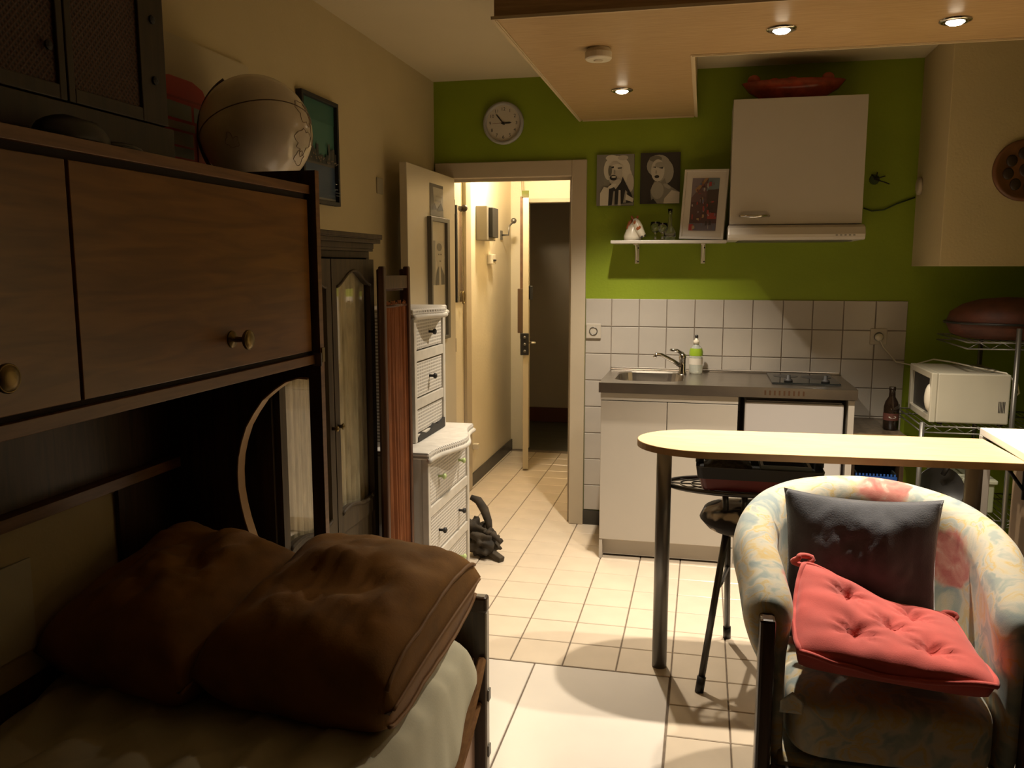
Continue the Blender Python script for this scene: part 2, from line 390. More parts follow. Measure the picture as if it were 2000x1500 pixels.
# ---- walls
struct(G().box(XL - 0.12, XL, -1.6, WB, 0, ZC), 'wall_left', 'cream', 'cream painted left wall')
g = G()
g.box(XL - 0.12, -1.50, WB, WB + 0.11, 0, ZC); g.box(-1.50, -0.735, WB, WB + 0.11, 2.0, ZC); g.box(-0.735, 1.80, WB, WB + 0.11, 0, ZC)
wb = struct(g, 'wall_back', 'green', 'lime green back wall with white tiled splashback')
g = G().box(-0.650, 1.044, WB - 0.004, WB, 0.09, 1.318)
g.build('tile_grout', 'wgrout', wb)
TX = [-0.651, -0.503, -0.348, -0.196, -0.043, 0.111, 0.265, 0.422, 0.574, 0.730, 0.890, 1.046]
TZ = [1.320, 1.163, 1.008, 0.854, 0.701, 0.547, 0.393, 0.238, 0.088]
for i in range(11):
    for j in range(8):
        x0, x1, z1, z0 = TX[i], TX[i + 1], TZ[j], TZ[j + 1]
        tile(wb, 'wall_tile', (x0 + x1) / 2, WB - 0.005, (z0 + z1) / 2, x1 - x0 - 0.004, 0.008, z1 - z0 - 0.004, 'wtile', 'y')
struct(G().box(-0.651, -0.49, WB - 0.014, WB - 0.001, 0.0, 0.086), 'baseboard_back', 'plinth', bevel=0.002)
g = G(); g.box(XR, 2.50, 2.62, 3.44, 0, ZC); g.box(2.50, 2.60, -1.6, 3.44, 0, ZC)  # unseen near stretch set far to the right to cut bounce light
struct(g, 'wall_right', 'cream', 'cream right wall at the edge of the alcove')
struct(G().box(1.70, 1.80, 3.44, WB, 0, ZC), 'wall_alcove', 'green', 'dark green side wall of the alcove')
struct(G().box(1.05, 1.70, 4.244, WB, 1.50, ZC), 'wall_boxing', 'cream', 'cream boxed-in volume hanging above the alcove', bevel=0.003)
struct(G().box(XL - 0.12, 2.60, -1.72, -1.6, 0, ZC), 'wall_front', mat('low_bounce_brown', (0.10, 0.07, 0.05), 0.9))  # unseen wall behind the camera, coloured dark to cut bounce light
struct(G().box(XL - 0.12, 2.60, -1.72, WB + 0.11, ZC, ZC + 0.08), 'ceiling', 'ceil', 'off-white ceiling')
# ---- dropped L-shaped wooden ceiling
ZS = 2.297
L_out = [(-0.685, 2.815), (XR - 0.002, 2.815), (XR - 0.002, 3.425), (-0.076, 3.425), (-0.076, WB - 0.002), (-0.685, WB - 0.002)]
g = G().prism(L_out, 'z', ZS, ZS + 0.02)
sf = struct(g, 'ceiling_soffit', 'soffit', 'L-shaped light wood dropped ceiling with recessed spots')
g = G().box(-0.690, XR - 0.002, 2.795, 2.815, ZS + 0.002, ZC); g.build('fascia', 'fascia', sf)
g = G()
for a, b_ in (((-0.693, 2.815), (-0.685, WB - 0.002)), ((-0.076, 3.425), (-0.068, WB - 0.002))):
    G().box(a[0], b_[0], a[1], b_[1], ZS - 0.003, ZC).build('side_board', 'softrim', sf)
G().box(-0.068, XR - 0.002, 3.425, 3.433, ZS - 0.003, ZC).build('side_board', 'softrim', sf)
for e_ in ((-0.700, XR - 0.002, 2.790, 2.799, ZS - 0.006, ZS + 0.004), (-0.680, -0.08, WB - 0.012, WB - 0.001, ZS - 0.006, ZS + 0.001), (-0.700, -0.690, 2.7995, WB - 0.002, ZS - 0.006, ZS + 0.006), (-0.070, -0.060, 3.441, WB - 0.002, ZS - 0.006, ZS + 0.006), (-0.07, XR - 0.002, 3.430, 3.440, ZS - 0.006, ZS + 0.006)):
    G().box(*e_).build('edge_trim', 'softrim', sf)
# ---- hall
HX0, HX1, HY = -1.52, -0.66, 6.70
struct(G().box(HX0 - 0.1, HX0, WB + 0.11, HY + 0.1, 0, 2.5), 'wall_hall_left', 'hall', 'cream left wall of the small hall')
struct(G().box(HX1, HX1 + 0.1, WB + 0.11, HY + 0.1, 0, 2.5), 'wall_hall_right', 'hall')
g = G(); g.box(HX0, -1.385, HY, HY + 0.1, 0, 2.5); g.box(-1.385, -0.70, HY, HY + 0.1, 2.0, 2.5); g.box(-0.70, HX1, HY, HY + 0.1, 0, 2.5)
struct(g, 'wall_hall_end', 'hall', 'bright cream end wall of the hall around the entrance')
struct(G().box(HX0, HX1, WB + 0.11, HY + 0.1, 2.42, 2.5), 'ceiling_hall', 'hall')
struct(G().box(HX0 + 0.001, HX0 + 0.012, 5.43, HY - 0.001, 0.0, 0.085), 'baseboard_hall', 'plinth', 'dark skirting along the hall floor')
g = G().box(-1.519, -1.497, 5.30, 5.42, 0.0, 2.41); struct(g, 'trim_3', 'casing', 'vertical cream door jamb in the hall', bevel=0.003)
g = G(); g.box(-1.385, -0.70, HY - 0.012, HY - 0.001, 2.0, 2.03); g.box(-1.395, -1.385, HY - 0.012, HY - 0.001, 0, 2.03)
struct(g, 'trim_2', 'casing')
# corridor outside
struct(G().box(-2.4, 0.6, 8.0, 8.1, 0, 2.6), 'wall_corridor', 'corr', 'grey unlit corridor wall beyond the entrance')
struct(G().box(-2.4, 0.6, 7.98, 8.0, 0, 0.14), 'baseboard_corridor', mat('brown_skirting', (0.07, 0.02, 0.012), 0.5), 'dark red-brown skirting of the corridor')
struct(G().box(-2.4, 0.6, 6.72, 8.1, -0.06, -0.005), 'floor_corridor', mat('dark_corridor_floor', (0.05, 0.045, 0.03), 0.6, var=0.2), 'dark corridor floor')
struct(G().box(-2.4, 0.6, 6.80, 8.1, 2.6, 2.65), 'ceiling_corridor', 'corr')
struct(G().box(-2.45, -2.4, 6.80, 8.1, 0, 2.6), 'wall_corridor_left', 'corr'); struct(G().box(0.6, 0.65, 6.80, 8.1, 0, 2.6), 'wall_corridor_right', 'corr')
# ---- casing of the inner door
g = G(); g.box(-0.735, -0.652, WB - 0.022, WB + 0.115, 0, 2.085); g.box(-1.53, -0.735, WB - 0.022, WB + 0.115, 1.998, 2.085); g.box(-1.53, -1.480, WB - 0.022, WB + 0.115, 0, 1.998)
tr = struct(g, 'trim_1', 'casing', 'cream painted door casing round the hall opening', bevel=0.004)
g = G(); g.box(-0.752, -0.735, WB + 0.03, WB + 0.06, 0, 1.998); g.box(-1.48, -0.752, WB + 0.03, WB + 0.06, 1.982, 1.998); g.build('door_stop', 'casing', tr)
# ---- inner door leaf, open flat along the left wall
d1 = thing('door_1', (-1.43, 4.76, 0.01), 'cream interior door standing open against the left wall', None, kind='structure')
G().box(-1.450, -1.412, 3.955, 4.762, 0.012, 1.998).build('leaf', 'door', d1, bevel=0.003)
for z in (0.25, 1.0, 1.8): G().tube([(-1.418, 4.7695, z), (-1.418, 4.7695, z + 0.08)], 0.006).build('hinge', 'greymetal', d1)
g = G().tube([(-1.412, 4.02, 1.03), (-1.37, 4.02, 1.03), (-1.365, 4.10, 1.03)], 0.008); g.build('handle', 'chrome', d1, smooth=True)
# ---- entrance door leaf
d2 = thing('door_2', (-1.39, 6.69, 0.01), 'white entrance door swung inward, seen edge on', None, kind='structure')
A = Vector((-1.372, 6.695, 0)); B = Vector((-1.228, 5.99, 0)); dv = (B - A).normalized(); nv = Vector((-dv.y, dv.x, 0))
if nv.x > 0: nv = -nv
TD = Matrix(((dv.x, nv.x, 0, A.x), (dv.y, nv.y, 0, A.y), (0, 0, 1, 0), (0, 0, 0, 1)))
def dg():
    q = G(); q.T = TD; return q
Lw = (B - A).length
dg().box(0, Lw, 0.0, 0.042, 0.012, 1.99).build('leaf', 'door', d2, bevel=0.003)
q = dg(); q.box(Lw - 0.03, Lw - 0.008, 0.042, 0.062, 0.98, 1.99); q.build('vertical_lock_bar', mat('rusty_brown', (0.10, 0.045, 0.02), 0.6, var=0.4, vscale=20), d2)
q = dg(); q.box(Lw - 0.06, Lw - 0.004, 0.042, 0.080, 1.02, 1.34); q.build('lock_case', mat('brown_lock', (0.09, 0.05, 0.025), 0.5), d2, bevel=0.004)
q = dg(); q.box(Lw - 0.05, Lw + 0.012, -0.002, 0.060, 0.86, 1.02); lk = q.build('lock_body', 'black', d2, bevel=0.005)
for z in (0.89, 0.94, 0.99):
    q = dg(); q.ball((Lw + 0.012, 0.028, z), 0.011); q.build('lock_bolt', 'greymetal', lk, smooth=True)
q = dg(); q.box(Lw - 0.09, Lw - 0.02, -0.03, 0.0, 1.26, 1.36); q.build('letter_box', 'black', d2, bevel=0.005)
q = dg(); q.tube([(Lw - 0.06, -0.0, 0.945), (Lw - 0.06, -0.045, 0.945), (Lw - 0.14, -0.05, 0.945)], 0.009); q.build('handle', 'chrome', d2, smooth=True)
q = dg(); q.box(Lw - 0.02, Lw + 0.004, 0.0, 0.05, 1.985, 2.03); q.build('top_latch', 'chrome', d2)

# ================================================================== LAMPS
def spot(x, y, label):
    t = thing('recessed_spotlight', (x, y, ZS), label, 'spotlight', 'recessed spotlights in the wooden ceiling')
    G().lathe([(0.050, -0.001), (0.050, -0.006), (0.040, -0.010), (0.030, -0.010), (0.030, -0.001)], (x, y, ZS), 28, cap=False).build('rim', 'chrome', t, smooth=True)
    G().lathe([(0.029, -0.009), (0.020, -0.016), (0.004, -0.018)], (x, y, ZS), 24).build('bulb', mat('lit_bulb', (1.0, 0.86, 0.62), 0.3, emit=26.0), t, smooth=True)
    ld = bpy.data.lights.new('spot_light', 'SPOT'); ld.energy = SPOT_W; ld.color = SPOT_COL; ld.spot_size = math.radians(SPOT_ANGLE); ld.spot_blend = 1.0; ld.shadow_soft_size = 0.022
    lo = bpy.data.objects.new('spot_light', ld); COL.objects.link(lo); lo.parent = t; lo.location = (0, 0, -0.03)
spot(-0.391, 4.011, 'lit recessed spot nearest the clock wall, below the smoke alarm in view')
spot(0.230, 3.123, 'lit recessed spot in the wooden ceiling above the middle of the bar')
spot(0.774, 3.141, 'lit recessed spot in the wooden ceiling at the far right')
t = thing('hall_lamp', (-1.27, 5.66, 2.42), 'lit round ceiling lamp of the hall above the doorway', 'lamp')
G().lathe([(0.055, 0.0), (0.055, -0.03)], (-1.27, 5.66, 2.419), 20).build('base', 'casing', t, smooth=True)
G().ball((-1.27, 5.66, 2.33), 0.062).build('bulb', mat('lit_globe', (1.0, 0.85, 0.6), 0.3, emit=14.0), t, smooth=True)
ld = bpy.data.lights.new('hall_light', 'POINT'); ld.energy = HALL_W; ld.color = (1.0, 0.82, 0.55); ld.shadow_soft_size = 0.05
lo = bpy.data.objects.new('hall_light', ld); COL.objects.link(lo); lo.parent = t; lo.location = (0, 0, -0.16)
# smoke alarm
t = thing('smoke_alarm', (-0.407, 3.257, ZS), 'round white smoke alarm on the wooden ceiling', 'smoke alarm')
G().lathe([(0.042, 0.0), (0.046, -0.012), (0.050, -0.014), (0.050, -0.036), (0.044, -0.042)], (-0.407, 3.257, ZS), 28).build('housing', 'plaster', t, smooth=False, bevel=0.002)
G().lathe([(0.018, -0.042), (0.016, -0.045)], (-0.407, 3.257, ZS), 20).build('vent', 'casing', t)

# ================================================================== KITCHEN
YF = 4.22
k = thing('sink_cabinet', (-0.16, 4.5, 0), 'white two-door kitchen base cabinet under the sink', 'cabinet')
g = G(); g.box(-0.492, -0.474, YF + 0.018, WB - 0.012, 0.0, 0.868); g.box(0.163, 0.181, YF + 0.018, WB - 0.012, 0.0, 0.868); g.box(-0.474, 0.163, YF + 0.03, WB - 0.012, 0.10, 0.12)
g.box(-0.474, 0.163, WB - 0.03, WB - 0.012, 0.10, 0.868); g.build('carcass', 'white', k)
G().box(-0.492, 0.181, YF, YF + 0.018, 0.832, 0.868).build('top_rail', 'white', k)
for x0, x1, hx in ((-0.490, -0.1615, -0.19), (-0.1585, 0.180, -0.13)):
    G().box(x0, x1, YF - 0.001, YF + 0.017, 0.104, 0.828).build('door', 'white', k, bevel=0.002)
G().box(-0.474, 0.163, YF + 0.045, YF + 0.06, 0.012, 0.10).build('kick_board', 'white', k)
G().box(-0.490, -0.474, YF + 0.0, YF + 0.018, 0.0, 0.10).build('left_foot', 'white', k); G().box(0.163, 0.180, YF + 0.0, YF + 0.018, 0.0, 0.10).build('right_foot', 'white', k)
k = thing('small_fridge', (0.44, 4.5, 0), 'white under-counter fridge below the hob', 'fridge')
G().box(0.215, 0.668, YF + 0.06, WB - 0.03, 0.02, 0.845).build('body', 'white', k, bevel=0.004)
G().box(0.213, 0.670, YF + 0.005, YF + 0.055, 0.06, 0.846).build('door', mat('fridge_enamel', (0.46, 0.43, 0.41), 0.3), k, bevel=0.008)
G().box(0.22, 0.66, YF + 0.012, YF + 0.05, 0.847, 0.853).build('top_trim', 'greymetal', k)
for x in (0.25, 0.63):
    for y in (YF + 0.1, WB - 0.08): G().lathe([(0.015, 0.0), (0.015, 0.022)], (x, y, 0.0), 12).build('foot', 'black', k)
tag(G().box(0.688, 0.716, YF, WB - 0.012, 0.0, 0.868).build('side_panel', 'white', bevel=0.002), 'white end panel to the right of the small fridge', 'panel')
# worktop with sink basin
k = thing('steel_worktop', (0.11, 4.5, 0.868), 'stainless steel kitchen worktop with sink bowl', 'worktop')
WX0, WX1, WY0, WY1, WZ = -0.500, 0.724, 4.198, WB - 0.010, 0.922
bx0, bx1, by0, by1 = -0.445, -0.085, 4.30, 4.70
def rrect(x0, x1, y0, y1, r, n=6):
    out = []
    for cx, cy, a in ((x1 - r, y0 + r, -PI/2), (x1 - r, y1 - r, 0), (x0 + r, y1 - r, PI/2), (x0 + r, y0 + r, PI)):
        for i in range(n + 1): out.append((cx + r * math.cos(a + PI/2 * i / n), cy + r * math.sin(a + PI/2 * i / n)))
    return out
g = G()
hole = rrect(bx0, bx1, by0, by1, 0.09)
n = len(hole)
cx, cy = (bx0 + bx1) / 2, (by0 + by1) / 2
X1s = 0.02
def onbox(px, py):
    dx, dy = px - cx, py - cy; ts = []
    if dx > 1e-9: ts.append((X1s - cx) / dx)
    if dx < -1e-9: ts.append((WX0 - cx) / dx)
    if dy > 1e-9: ts.append((WY1 - cy) / dy)
    if dy < -1e-9: ts.append((WY0 - cy) / dy)
    tt = min(ts); return (cx + dx * tt, cy + dy * tt)
outer = [onbox(*p) for p in hole]
# snap nearest ring points to the four corners
for c in ((WX0, WY0), (X1s, WY0), (X1s, WY1), (WX0, WY1)):
    kbest = min(range(n), key=lambda i: (outer[i][0] - c[0]) ** 2 + (outer[i][1] - c[1]) ** 2); outer[kbest] = c
o_i = [g._v((x, y, WZ)) for x, y in outer]; h_i = [g._v((x, y, WZ)) for x, y in hole]
r_i = [g._v((cx + (x - cx) * 0.97, cy + (y - cy) * 0.97, WZ - 0.006)) for x, y in hole]
b_i = [g._v((cx + (x - cx) * 0.86, cy + (y - cy) * 0.86, WZ - 0.14)) for x, y in hole]
for q in range(n):
    w2 = (q + 1) % n
    g.face([o_i[q], o_i[w2], h_i[w2], h_i[q]]); g.face([h_i[q], h_i[w2], r_i[w2], r_i[q]]); g.face([r_i[q], r_i[w2], b_i[w2], b_i[q]])
g.face(b_i)
a = [g._v(p) for p in ((X1s, WY0, WZ), (WX1, WY0, WZ), (WX1, WY1, WZ), (X1s, WY1, WZ))]; g.face(a)
g.build('top', 'steel', k, fix=False)
g = G(); g.box(WX0, WX1, WY0, WY0 + 0.004, 0.872, WZ - 0.0005); g.box(WX0, WX0 + 0.004, WY0 + 0.004, WY1, 0.872, WZ - 0.0005); g.box(WX1 - 0.004, WX1, WY0 + 0.004, WY1, 0.872, WZ - 0.0005)
g.build('front_edge', 'steel', k)
g = G().box(WX0, WX1, WY1 - 0.012, WY1, WZ, WZ + 0.014); g.build('upstand', 'steel', k, bevel=0.004)
g = G().lathe([(0.03, 0), (0.03, 0.004), (0.012, 0.006)], (cx, cy, WZ - 0.1395), 20); g.build('drain', 'chrome', k, smooth=True)
g = G()
for i in range(9): g.box(0.30 + i * 0.022, 0.308 + i * 0.022, WY0 - 0.0015, WY0, 0.885, 0.908)
g.build('vent_slot', mat('copper_reflect', (0.22, 0.13, 0.08), 0.3, 0.9), k)
k = thing('hob', (0.5, 4.5, WZ), 'black glass two-burner hob set in the worktop', 'hob')
G().box(0.345, 0.668, 4.335, 4.735, WZ + 0.0005, WZ + 0.008).build('glass_plate', 'hob', k, bevel=0.002)
for x, y, r in ((0.43, 4.60, 0.062), (0.58, 4.58, 0.075)):
    G().lathe([(r, 0.0085), (r - 0.004, 0.0092), (0.004, 0.0092)], (x, y, WZ), 28).build('burner', mat('burner_grey', (0.03, 0.028, 0.026), 0.35), k, smooth=True)
for x in (0.425, 0.60):
    G().lathe([(0.021, 0.0085), (0.019, 0.020), (0.011, 0.024), (0.010, 0.042), (0.004, 0.044)], (x, 4.375, WZ), 16).build('knob', 'ink', k, smooth=True)
# tap
k = thing('mixer_tap', (-0.10, 4.60, WZ), 'chrome single-lever mixer tap beside the sink', 'tap')
G().lathe([(0.024, 0.001), (0.023, 0.012), (0.019, 0.02), (0.019, 0.085), (0.021, 0.095), (0.017, 0.112), (0.006, 0.118)], (-0.100, 4.60, WZ), 20).build('body', 'chrome', k, smooth=True)
G().tube([(-0.105, 4.595, WZ + 0.045), (-0.15, 4.57, WZ + 0.078), (-0.21, 4.54, WZ + 0.112), (-0.235, 4.525, WZ + 0.115), (-0.245, 4.52, WZ + 0.098)], [0.012, 0.011, 0.010, 0.010, 0.010], 10).build('spout', 'chrome', k, smooth=True)
G().tube([(-0.10, 4.60, WZ + 0.112), (-0.13, 4.585, WZ + 0.132), (-0.165, 4.57, WZ + 0.136)], [0.012, 0.009, 0.007], 8).build('lever', 'chrome', k, smooth=True)
# soap bottle
k = thing('dish_soap_bottle', (-0.03, 4.68, WZ), 'clear dish soap bottle with green label and black tip', 'bottle')
G().lathe([(0.033, 0.001), (0.036, 0.01), (0.036, 0.11), (0.028, 0.14), (0.015, 0.155), (0.013, 0.162)], (-0.03, 4.68, WZ), 20).build('body', 'soap', k, smooth=True)
G().lathe([(0.0368, 0.098), (0.0368, 0.118), (0.031, 0.138)], (-0.03, 4.68, WZ), 20, cap=False).build('label', 'lime', k, smooth=True)
G().lathe([(0.0368, 0.05), (0.0368, 0.085)], (-0.03, 4.68, WZ), 20, cap=False).build('lower_label', 'paper', k, smooth=True)
G().lathe([(0.016, 0.160), (0.016, 0.178), (0.008, 0.186), (0.007, 0.196)], (-0.03, 4.68, WZ), 16).build('cap', 'plaster', k, smooth=True)
G().lathe([(0.009, 0.194), (0.009, 0.207), (0.004, 0.21)], (-0.03, 4.68, WZ), 12).build('tip', 'black', k, smooth=True)
# wall cupboard + hood
k = thing('wall_cupboard', (0.42, 4.62, 1.704), 'white wall cupboard with a bow handle above the hood', 'cupboard')
G().box(0.118, 0.738, 4.470, WB - 0.001, 1.706, 2.313).build('body', 'white', k)
dr = G().box(0.116, 0.740, 4.450, 4.468, 1.706, 2.313).build('door', 'white', k, bevel=0.002)
g = G(); g.tube([(0.165, 4.450, 1.748), (0.175, 4.424, 1.748), (0.235, 4.414, 1.744), (0.295, 4.424, 1.748), (0.305, 4.450, 1.748)], [0.006, 0.007, 0.009, 0.007, 0.006], 8); g.build('handle', 'chrome', dr, smooth=True)
k = thing('cooker_hood', (0.43, 4.6, 1.63), 'white slim cooker hood with small buttons under the cupboard', 'cooker hood')
prof = [(4.398, 1.640), (4.395, 1.655), (4.412, 1.690), (4.45, 1.703), (WB - 0.001, 1.703), (WB - 0.001, 1.628), (4.41, 1.628)]
G().prism([(y, z) for y, z in prof], 'x', 0.110, 0.752).build('housing', 'white', k, bevel=0.004)
for i in range(5): G().box(0.615 + i * 0.020, 0.625 + i * 0.020, 4.3955, 4.400, 1.647, 1.655).build('button', 'greyink', k)
G().box(0.16, 0.70, 4.46, 4.74, 1.6235, 1.629).build('grease_filter', 'greymetal', k)
# shelf
k = thing('wall_shelf', (-0.2, 4.7, 1.623), 'narrow white wall shelf on two brackets beside the hood', 'shelf')
G().box(-0.497, 0.109, 4.61, WB - 0.001, 1.621, 1.637).build('board', 'white', k, bevel=0.002)
for x in (-0.367, -0.010):
    g = G(); g.box(x - 0.011, x + 0.011, WB - 0.006, WB - 0.001, 1.515, 1.621); g.box(x - 0.011, x + 0.011, 4.66, WB - 0.006, 1.614, 1.6205)
    g.prism([(4.67, 1.614), (WB - 0.006, 1.535), (WB - 0.006, 1.614)], 'x', x - 0.003, x + 0.003)
    br = g.build('bracket', 'plaster', k, bevel=0.001)
    for z in (1.525, 1.60): G().ball((x + 0.006, WB - 0.008, z), 0.004, n=8, m=6).build('screw', 'ink', br)
# portraits (generic figures)
def canvas(x0, x1, z0, z1, label, shapes, base):
    t = thing('portrait_canvas', ((x0 + x1) / 2, WB, z0), label, 'picture')
    G().box(x0, x1, WB - 0.020, WB - 0.001, z0, z1).build('canvas', flat((0.05, 0.045, 0.04)), t, bevel=0.001)
    printed('print', t, (x0, WB - 0.0205, z0), (1, 0, 0), (0, 0, 1), (0, -1, 0), x1 - x0, z1 - z0, shapes, base)
W_, L1, G1, G2, K_ = (0.60, 0.56, 0.47), (0.48, 0.44, 0.37), (0.30, 0.28, 0.23), (0.14, 0.13, 0.10), (0.02, 0.018, 0.015)
canvas(-0.596, -0.391, 1.832, 2.107, 'grey portrait print of a laughing woman with pale curls',
  [(rect(0, 0, 0.2, 1), (0.20, 0.19, 0.16)),
   (ell(0.56, 0.70, 0.34, 0.27), W_), (ell(0.78, 0.55, 0.17, 0.20), W_), (ell(0.32, 0.70, 0.13, 0.20), W_), (ell(0.40, 0.93, 0.16, 0.06), W_), (ell(0.70, 0.93, 0.14, 0.05), L1),
   (ell(0.90, 0.44, 0.10, 0.18), L1), (ell(0.50, 0.62, 0.19, 0.24), L1), (ell(0.55, 0.75, 0.15, 0.06), W_),
   ([(0.38, 0.76), (0.46, 0.77), (0.46, 0.735), (0.39, 0.725)], K_), ([(0.56, 0.74), (0.68, 0.75), (0.67, 0.715), (0.57, 0.71)], G2),
   (ell(0.36, 0.68, 0.05, 0.10), G2), (ell(0.48, 0.655, 0.025, 0.05), G1), (ell(0.45, 0.545, 0.095, 0.055), K_), (ell(0.46, 0.56, 0.06, 0.018), W_),
   ([(0.36, 0.42), (0.52, 0.36), (0.66, 0.46), (0.70, 0.56), (0.78, 0.44), (0.95, 0.20), (1, 0.06), (0.3, 0.0), (0.2, 0.2)], K_),
   ([(0.40, 0.42), (0.52, 0.32), (0.66, 0.46), (0.6, 0.54), (0.45, 0.46)], L1),
   (ell(0.42, 0.38, 0.12, 0.035, rot=0.3), W_), ([(0.10, 0.0), (0.32, 0.0), (0.34, 0.34), (0.20, 0.37), (0.10, 0.24)], W_),
   ([(0.42, 0.0), (0.46, 0.28), (0.50, 0.28), (0.49, 0.0)], G1), ([(0.58, 0.0), (0.60, 0.30), (0.65, 0.30), (0.66, 0.0)], L1), ([(0.72, 0.05), (0.78, 0.30), (0.83, 0.26), (0.80, 0.05)], G1),
   ([(0.78, 0.11), (0.98, 0.06), (1, 0.13), (0.80, 0.22)], W_)], (0.22, 0.21, 0.17))
canvas(-0.357, -0.144, 1.839, 2.110, 'dark portrait print of a blonde woman glancing over her shoulder',
  [(ell(0.46, 0.74, 0.30, 0.22), G1), (ell(0.62, 0.62, 0.22, 0.24), G1), (ell(0.38, 0.88, 0.16, 0.06), G2), (ell(0.44, 0.65, 0.17, 0.22), L1), (ell(0.50, 0.76, 0.13, 0.06), G1),
   ([(0.30, 0.72), (0.39, 0.73), (0.39, 0.70)], K_), ([(0.46, 0.70), (0.58, 0.72), (0.56, 0.68)], K_), (ell(0.42, 0.53, 0.06, 0.03), K_), (ell(0.40, 0.62, 0.02, 0.04), G1),
   ([(0.36, 0.44), (0.50, 0.40), (0.62, 0.50), (0.66, 0.40), (0.80, 0.32), (1, 0.22), (1, 0), (0.30, 0), (0.26, 0.26)], (0.20, 0.185, 0.15)),
   (ell(0.44, 0.26, 0.16, 0.17), G1), ([(0.62, 0.10), (0.80, 0.26), (1, 0.22), (1, 0.0), (0.6, 0.0)], L1), (ell(0.68, 0.34, 0.10, 0.04, rot=-0.4), G1),
   ([(0.18, 0.0), (0.34, 0.10), (0.44, 0.0)], K_)], (0.028, 0.022, 0.016))
# leaning white frame with a street painting
t = thing('leaning_frame', (-0.02, 4.70, 1.637), 'white frame with a red and blue street painting leaning on the shelf', 'picture frame')
ang = 0.07; ca, sa = math.cos(ang), math.sin(ang)
TF = Matrix.Translation((-0.138, 4.680, 1.647)) @ Matrix.Rotation(-0.26, 4, 'Z') @ Matrix.Rotation(-0.09, 4, 'X') @ Matrix.Rotation(0.035, 4, 'Y')
FW, FH = 0.235, 0.365
q = G(); q.T = TF
q.ring(rect(0, 0, FW, FH), rect(0.012, 0.012, FW - 0.012, FH - 0.012), 'y', 0.0, 0.018); q.build('frame', 'paper', t, bevel=0.001)
q = G(); q.T = TF; q.box(0.012, FW - 0.012, 0.008, 0.016, 0.012, FH - 0.012); q.build('mat_board', 'paper', t)
R3 = TF.to_3x3(); ux, uz, ny = R3 @ Vector((1, 0, 0)), R3 @ Vector((0, 0, 1)), R3 @ Vector((0, -1, 0))
sh = []
random.seed(3)
sh += [(rect(0, 0.55, 0.55, 1), (0.13, 0.075, 0.07)), ([(0.0, 0.62), (0.5, 0.95), (0.55, 1), (0.0, 1)], (0.19, 0.15, 0.16)), ([(0.55, 0.75), (1, 0.80), (1, 1), (0.6, 1)], (0.16, 0.20, 0.21)),
       ([(0.12, 0.78), (0.5, 1), (0.6, 1), (0.2, 0.72)], (0.32, 0.18, 0.07)), (rect(0.6, 0.35, 1, 0.78), (0.07, 0.045, 0.035)), (rect(0, 0, 1, 0.14), (0.14, 0.12, 0.14)), (rect(0, 0, 0.16, 0.12), (0.34, 0.04, 0.035)), (rect(0.66, 0.22, 0.98, 0.34), (0.28, 0.05, 0.04))]
for i in range(46):
    u, v = random.random() * 0.95, random.random() * 0.9; s1, s2 = 0.02 + random.random() * 0.09, 0.01 + random.random() * 0.08
    sh.append(([(u, v), (u + s1, v + random.uniform(-0.03, 0.03)), (u + s1 * 0.9, v + s2), (u, v + s2)], random.choice([(0.30, 0.045, 0.035), (0.06, 0.04, 0.035), (0.20, 0.15, 0.16), (0.30, 0.20, 0.10), (0.12, 0.13, 0.18), (0.38, 0.33, 0.28), (0.17, 0.06, 0.05)])))
printed('painting', t, TF @ Vector((0.045, 0.0075, 0.045)), ux, uz, ny, FW - 0.09, FH - 0.09, sh, (0.10, 0.055, 0.05))
# figurine: ceramic animal head
t = thing('animal_figurine', (-0.37, 4.69, 1.637), 'white and brown ceramic animal head figurine on the shelf', 'figurine')
G().tube([(-0.385, 4.69, 1.638), (-0.388, 4.69, 1.66), (-0.384, 4.69, 1.69), (-0.376, 4.69, 1.715), (-0.368, 4.69, 1.735)], [0.046, 0.046, 0.037, 0.028, 0.018], 18).build('neck', 'plaster', t, smooth=True)
hd = G().tube([(-0.374, 4.676, 1.752), (-0.368, 4.672, 1.735), (-0.356, 4.666, 1.710), (-0.342, 4.662, 1.684), (-0.330, 4.660, 1.664), (-0.325, 4.660, 1.656)], [0.012, 0.022, 0.025, 0.021, 0.018, 0.008], 16).build('muzzle', 'plaster', t, smooth=True)
G().ball((-0.352, 4.648, 1.703), 0.014, 0.008, 0.016).build('brown_patch', 'rustpaint', hd, smooth=True); G().ball((-0.372, 4.655, 1.732), 0.009, 0.008, 0.013).build('brown_patch', 'rustpaint', hd, smooth=True)
G().tube([(-0.388, 4.69, 1.752), (-0.402, 4.688, 1.735), (-0.412, 4.686, 1.705), (-0.405, 4.670, 1.685), (-0.385, 4.655, 1.672)], [0.006, 0.010, 0.010, 0.008, 0.004], 8).build('mane', 'rustpaint', t, smooth=True)
for dx in (-0.010, 0.010): G().tube([(-0.374 + dx, 4.68, 1.752), (-0.376 + dx * 1.6, 4.68, 1.766), (-0.376 + dx * 1.7, 4.68, 1.772)], [0.007, 0.006, 0.001], 8).build('ear', 'rustpaint', t, smooth=True)
for c_ in ((-0.318, 4.655, 1.664), (-0.333, 4.645, 1.656)): G().ball(c_, 0.006).build('nostril', 'ink', hd, smooth=True)
